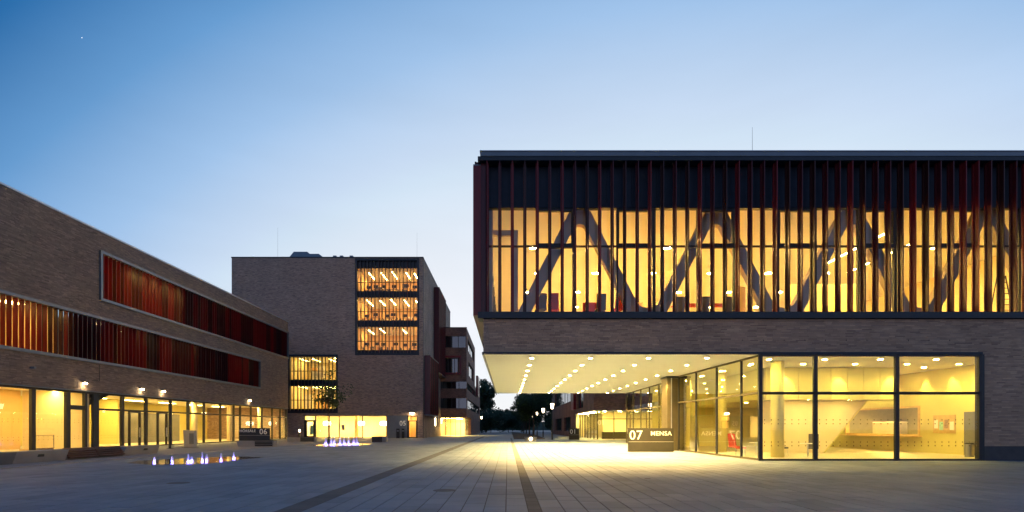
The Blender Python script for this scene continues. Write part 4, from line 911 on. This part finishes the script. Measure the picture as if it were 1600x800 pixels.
ld = thing('step_ladder', (X_(1568, 28), 28, FZ), 'black step ladder behind the upper window at the brick end', 'ladder'); c = X_(1568, 28)
for s in (-1, 1):
    MB().bar((c+s*.35, 27.8, FZ), (c+s*.2, 28.1, FZ+2.4), .03).build('rail', 'metal_frame', ld); MB().bar((c+s*.35, 28.5, FZ), (c+s*.2, 28.15, FZ+2.4), .025).build('rear_rail', 'metal_frame', ld)
for k in range(8): q = (k+.7)/8; MB().bar((c-.35+.15*q, 27.8+.3*q, FZ+2.4*q), (c+.35-.15*q, 27.8+.3*q, FZ+2.4*q), .02).build('rung', 'metal_frame', ld)
def bistro(loc, label):
    t = thing('bistro_table', loc, label, 'table'); x, y, z = loc
    MB().lathe([(.36, .70), (.37, .72), (.36, .74)], loc, 20).build('table_top', 'white_paint', t); MB().lathe([(.03, .02), (.03, .70)], loc, 8).build('stem', 'chrome', t); MB().lathe([(.24, 0), (.22, .02)], loc, 16).build('base', 'chrome', t)
bistro((14.3, 30.3, .012), 'round white bistro table between the red foyer chairs'); bistro((16.3, 28.6, .012), 'round white bistro table near the foyer front glass')
lounge_chair('grey chair facing the front glass beside the second bistro table', 'grey_fabric', (17.0, 29.3, .012), -.6)
lounge_chair('grey chair between the front glass and the stair flank', 'grey_fabric', (15.4, 29.6, .012), .7)
lb = thing('litter_bin', (24.9, 28.4, .012), 'steel litter bin by the foyer side door', 'bin'); MB().lathe([(.2, .012), (.22, .7)], (24.9, 28.4, 0), 16).build('body', 'steel_box', lb); MB().lathe([(.23, .705), (.17, .78)], (24.9, 28.4, 0), 16).build('lid', 'metal_frame', lb)
ib = thing('notice_board', (26.33, 31.5, 1.2), 'notice board with papers on the foyer wall beside the serving hatch', 'notice board'); box('board', 'wood_light', ib, 26.34, 26.39, 31.0, 32.6, 1.25, 2.35)
for k in range(4): box('paper', ('white_paint','poster','poster_g','white_paint')[k], ib, 26.325, 26.335, 31.08+.38*k, 31.36+.38*k, 1.45+.1*(k % 2), 1.95+.12*(k % 2))
lounge_chair('red chair in the foyer just inside the slanting glass', 'red_fabric', (13.1, 29.6, .012), 1.2); lounge_chair('red chair in the foyer near the yellow column', 'red_fabric', (13.5, 31.2, .012), .4)
# shell chair and display case in the lecture hall shopfront
sc_ = thing('shell_chair', (-31.5, 32.0, .06), 'yellow shell chair inside the plain lit shopfront window', 'chair'); x, y = -31.5, 32.0
MB().prism([(x-.22, .49), (x+.2, .47), (x+.22, .50), (x-.2, .53), (x-.33, .92), (x-.37, .91)], 'y', y-.22, y+.22).build('shell', 'yellow_plastic', sc_, .01)
for a in (-1, 1):
    for b in (-1, 1): MB().bar((x+a*.12, y+b*.12, .48), (x+a*.22, y+b*.2, .06), .012, .01, 6).build('leg', 'chrome', sc_)
dc = thing('display_case', (-31.4, 35.2, .06), 'low glass display case inside the lit shopfront window', 'display case')
box('base', 'wood_light', dc, -31.8, -31.0, 34.3, 36.0, .06, .2); frame('case_frame', 'metal_grey', dc, 'y', -31.02, -30.98, 34.3, 36.0, .2, 1.1, .03); pane(dc, 'y', -31.0, 34.33, 35.97, .23, 1.07)
# desks upstairs in the office building
def desk(loc, label, group):
    t = thing('office_desk', loc, label, 'desk', group); x, y, z = loc
    MB().box(x-.7, x+.7, y-.35, y+.35, z+.7, z+.74).build('desk_top', 'wood_light', t)
    for a in (-.62, .62): MB().box(x+a-.03, x+a+.03, y-.3, y+.3, z, z+.69).build('leg', 'metal_frame', t)
    MB().box(x-.35, x+.35, y-.05, y, z+.95, z+1.4).build('monitor', 'black', t); MB().box(x-.04, x+.04, y-.04, y-.01, z+.741, z+.949).build('monitor_stand', 'black', t)
    return t
for bi, (b, nm) in enumerate(zip(bandsA, ('top', 'middle', 'lowest'))):
    base = None
    for k in range(6):
        p = (A[0]+1.2+k*1.5+R.uniform(-.35,.35), YO+1.5+R.uniform(-.3,1.2), oz(b[1])-.05)
        if base is None: base = desk(p, 'desk with dark monitor at the inner end of the %s stacked office window' % nm, 'desks on the %s office floor' % nm)
        else: copy_thing(base, p, 0, '%s desk from the brick corner in the %s stacked office window' % (('', 'fifth', 'fourth', 'third', 'second', 'first')[k], nm))
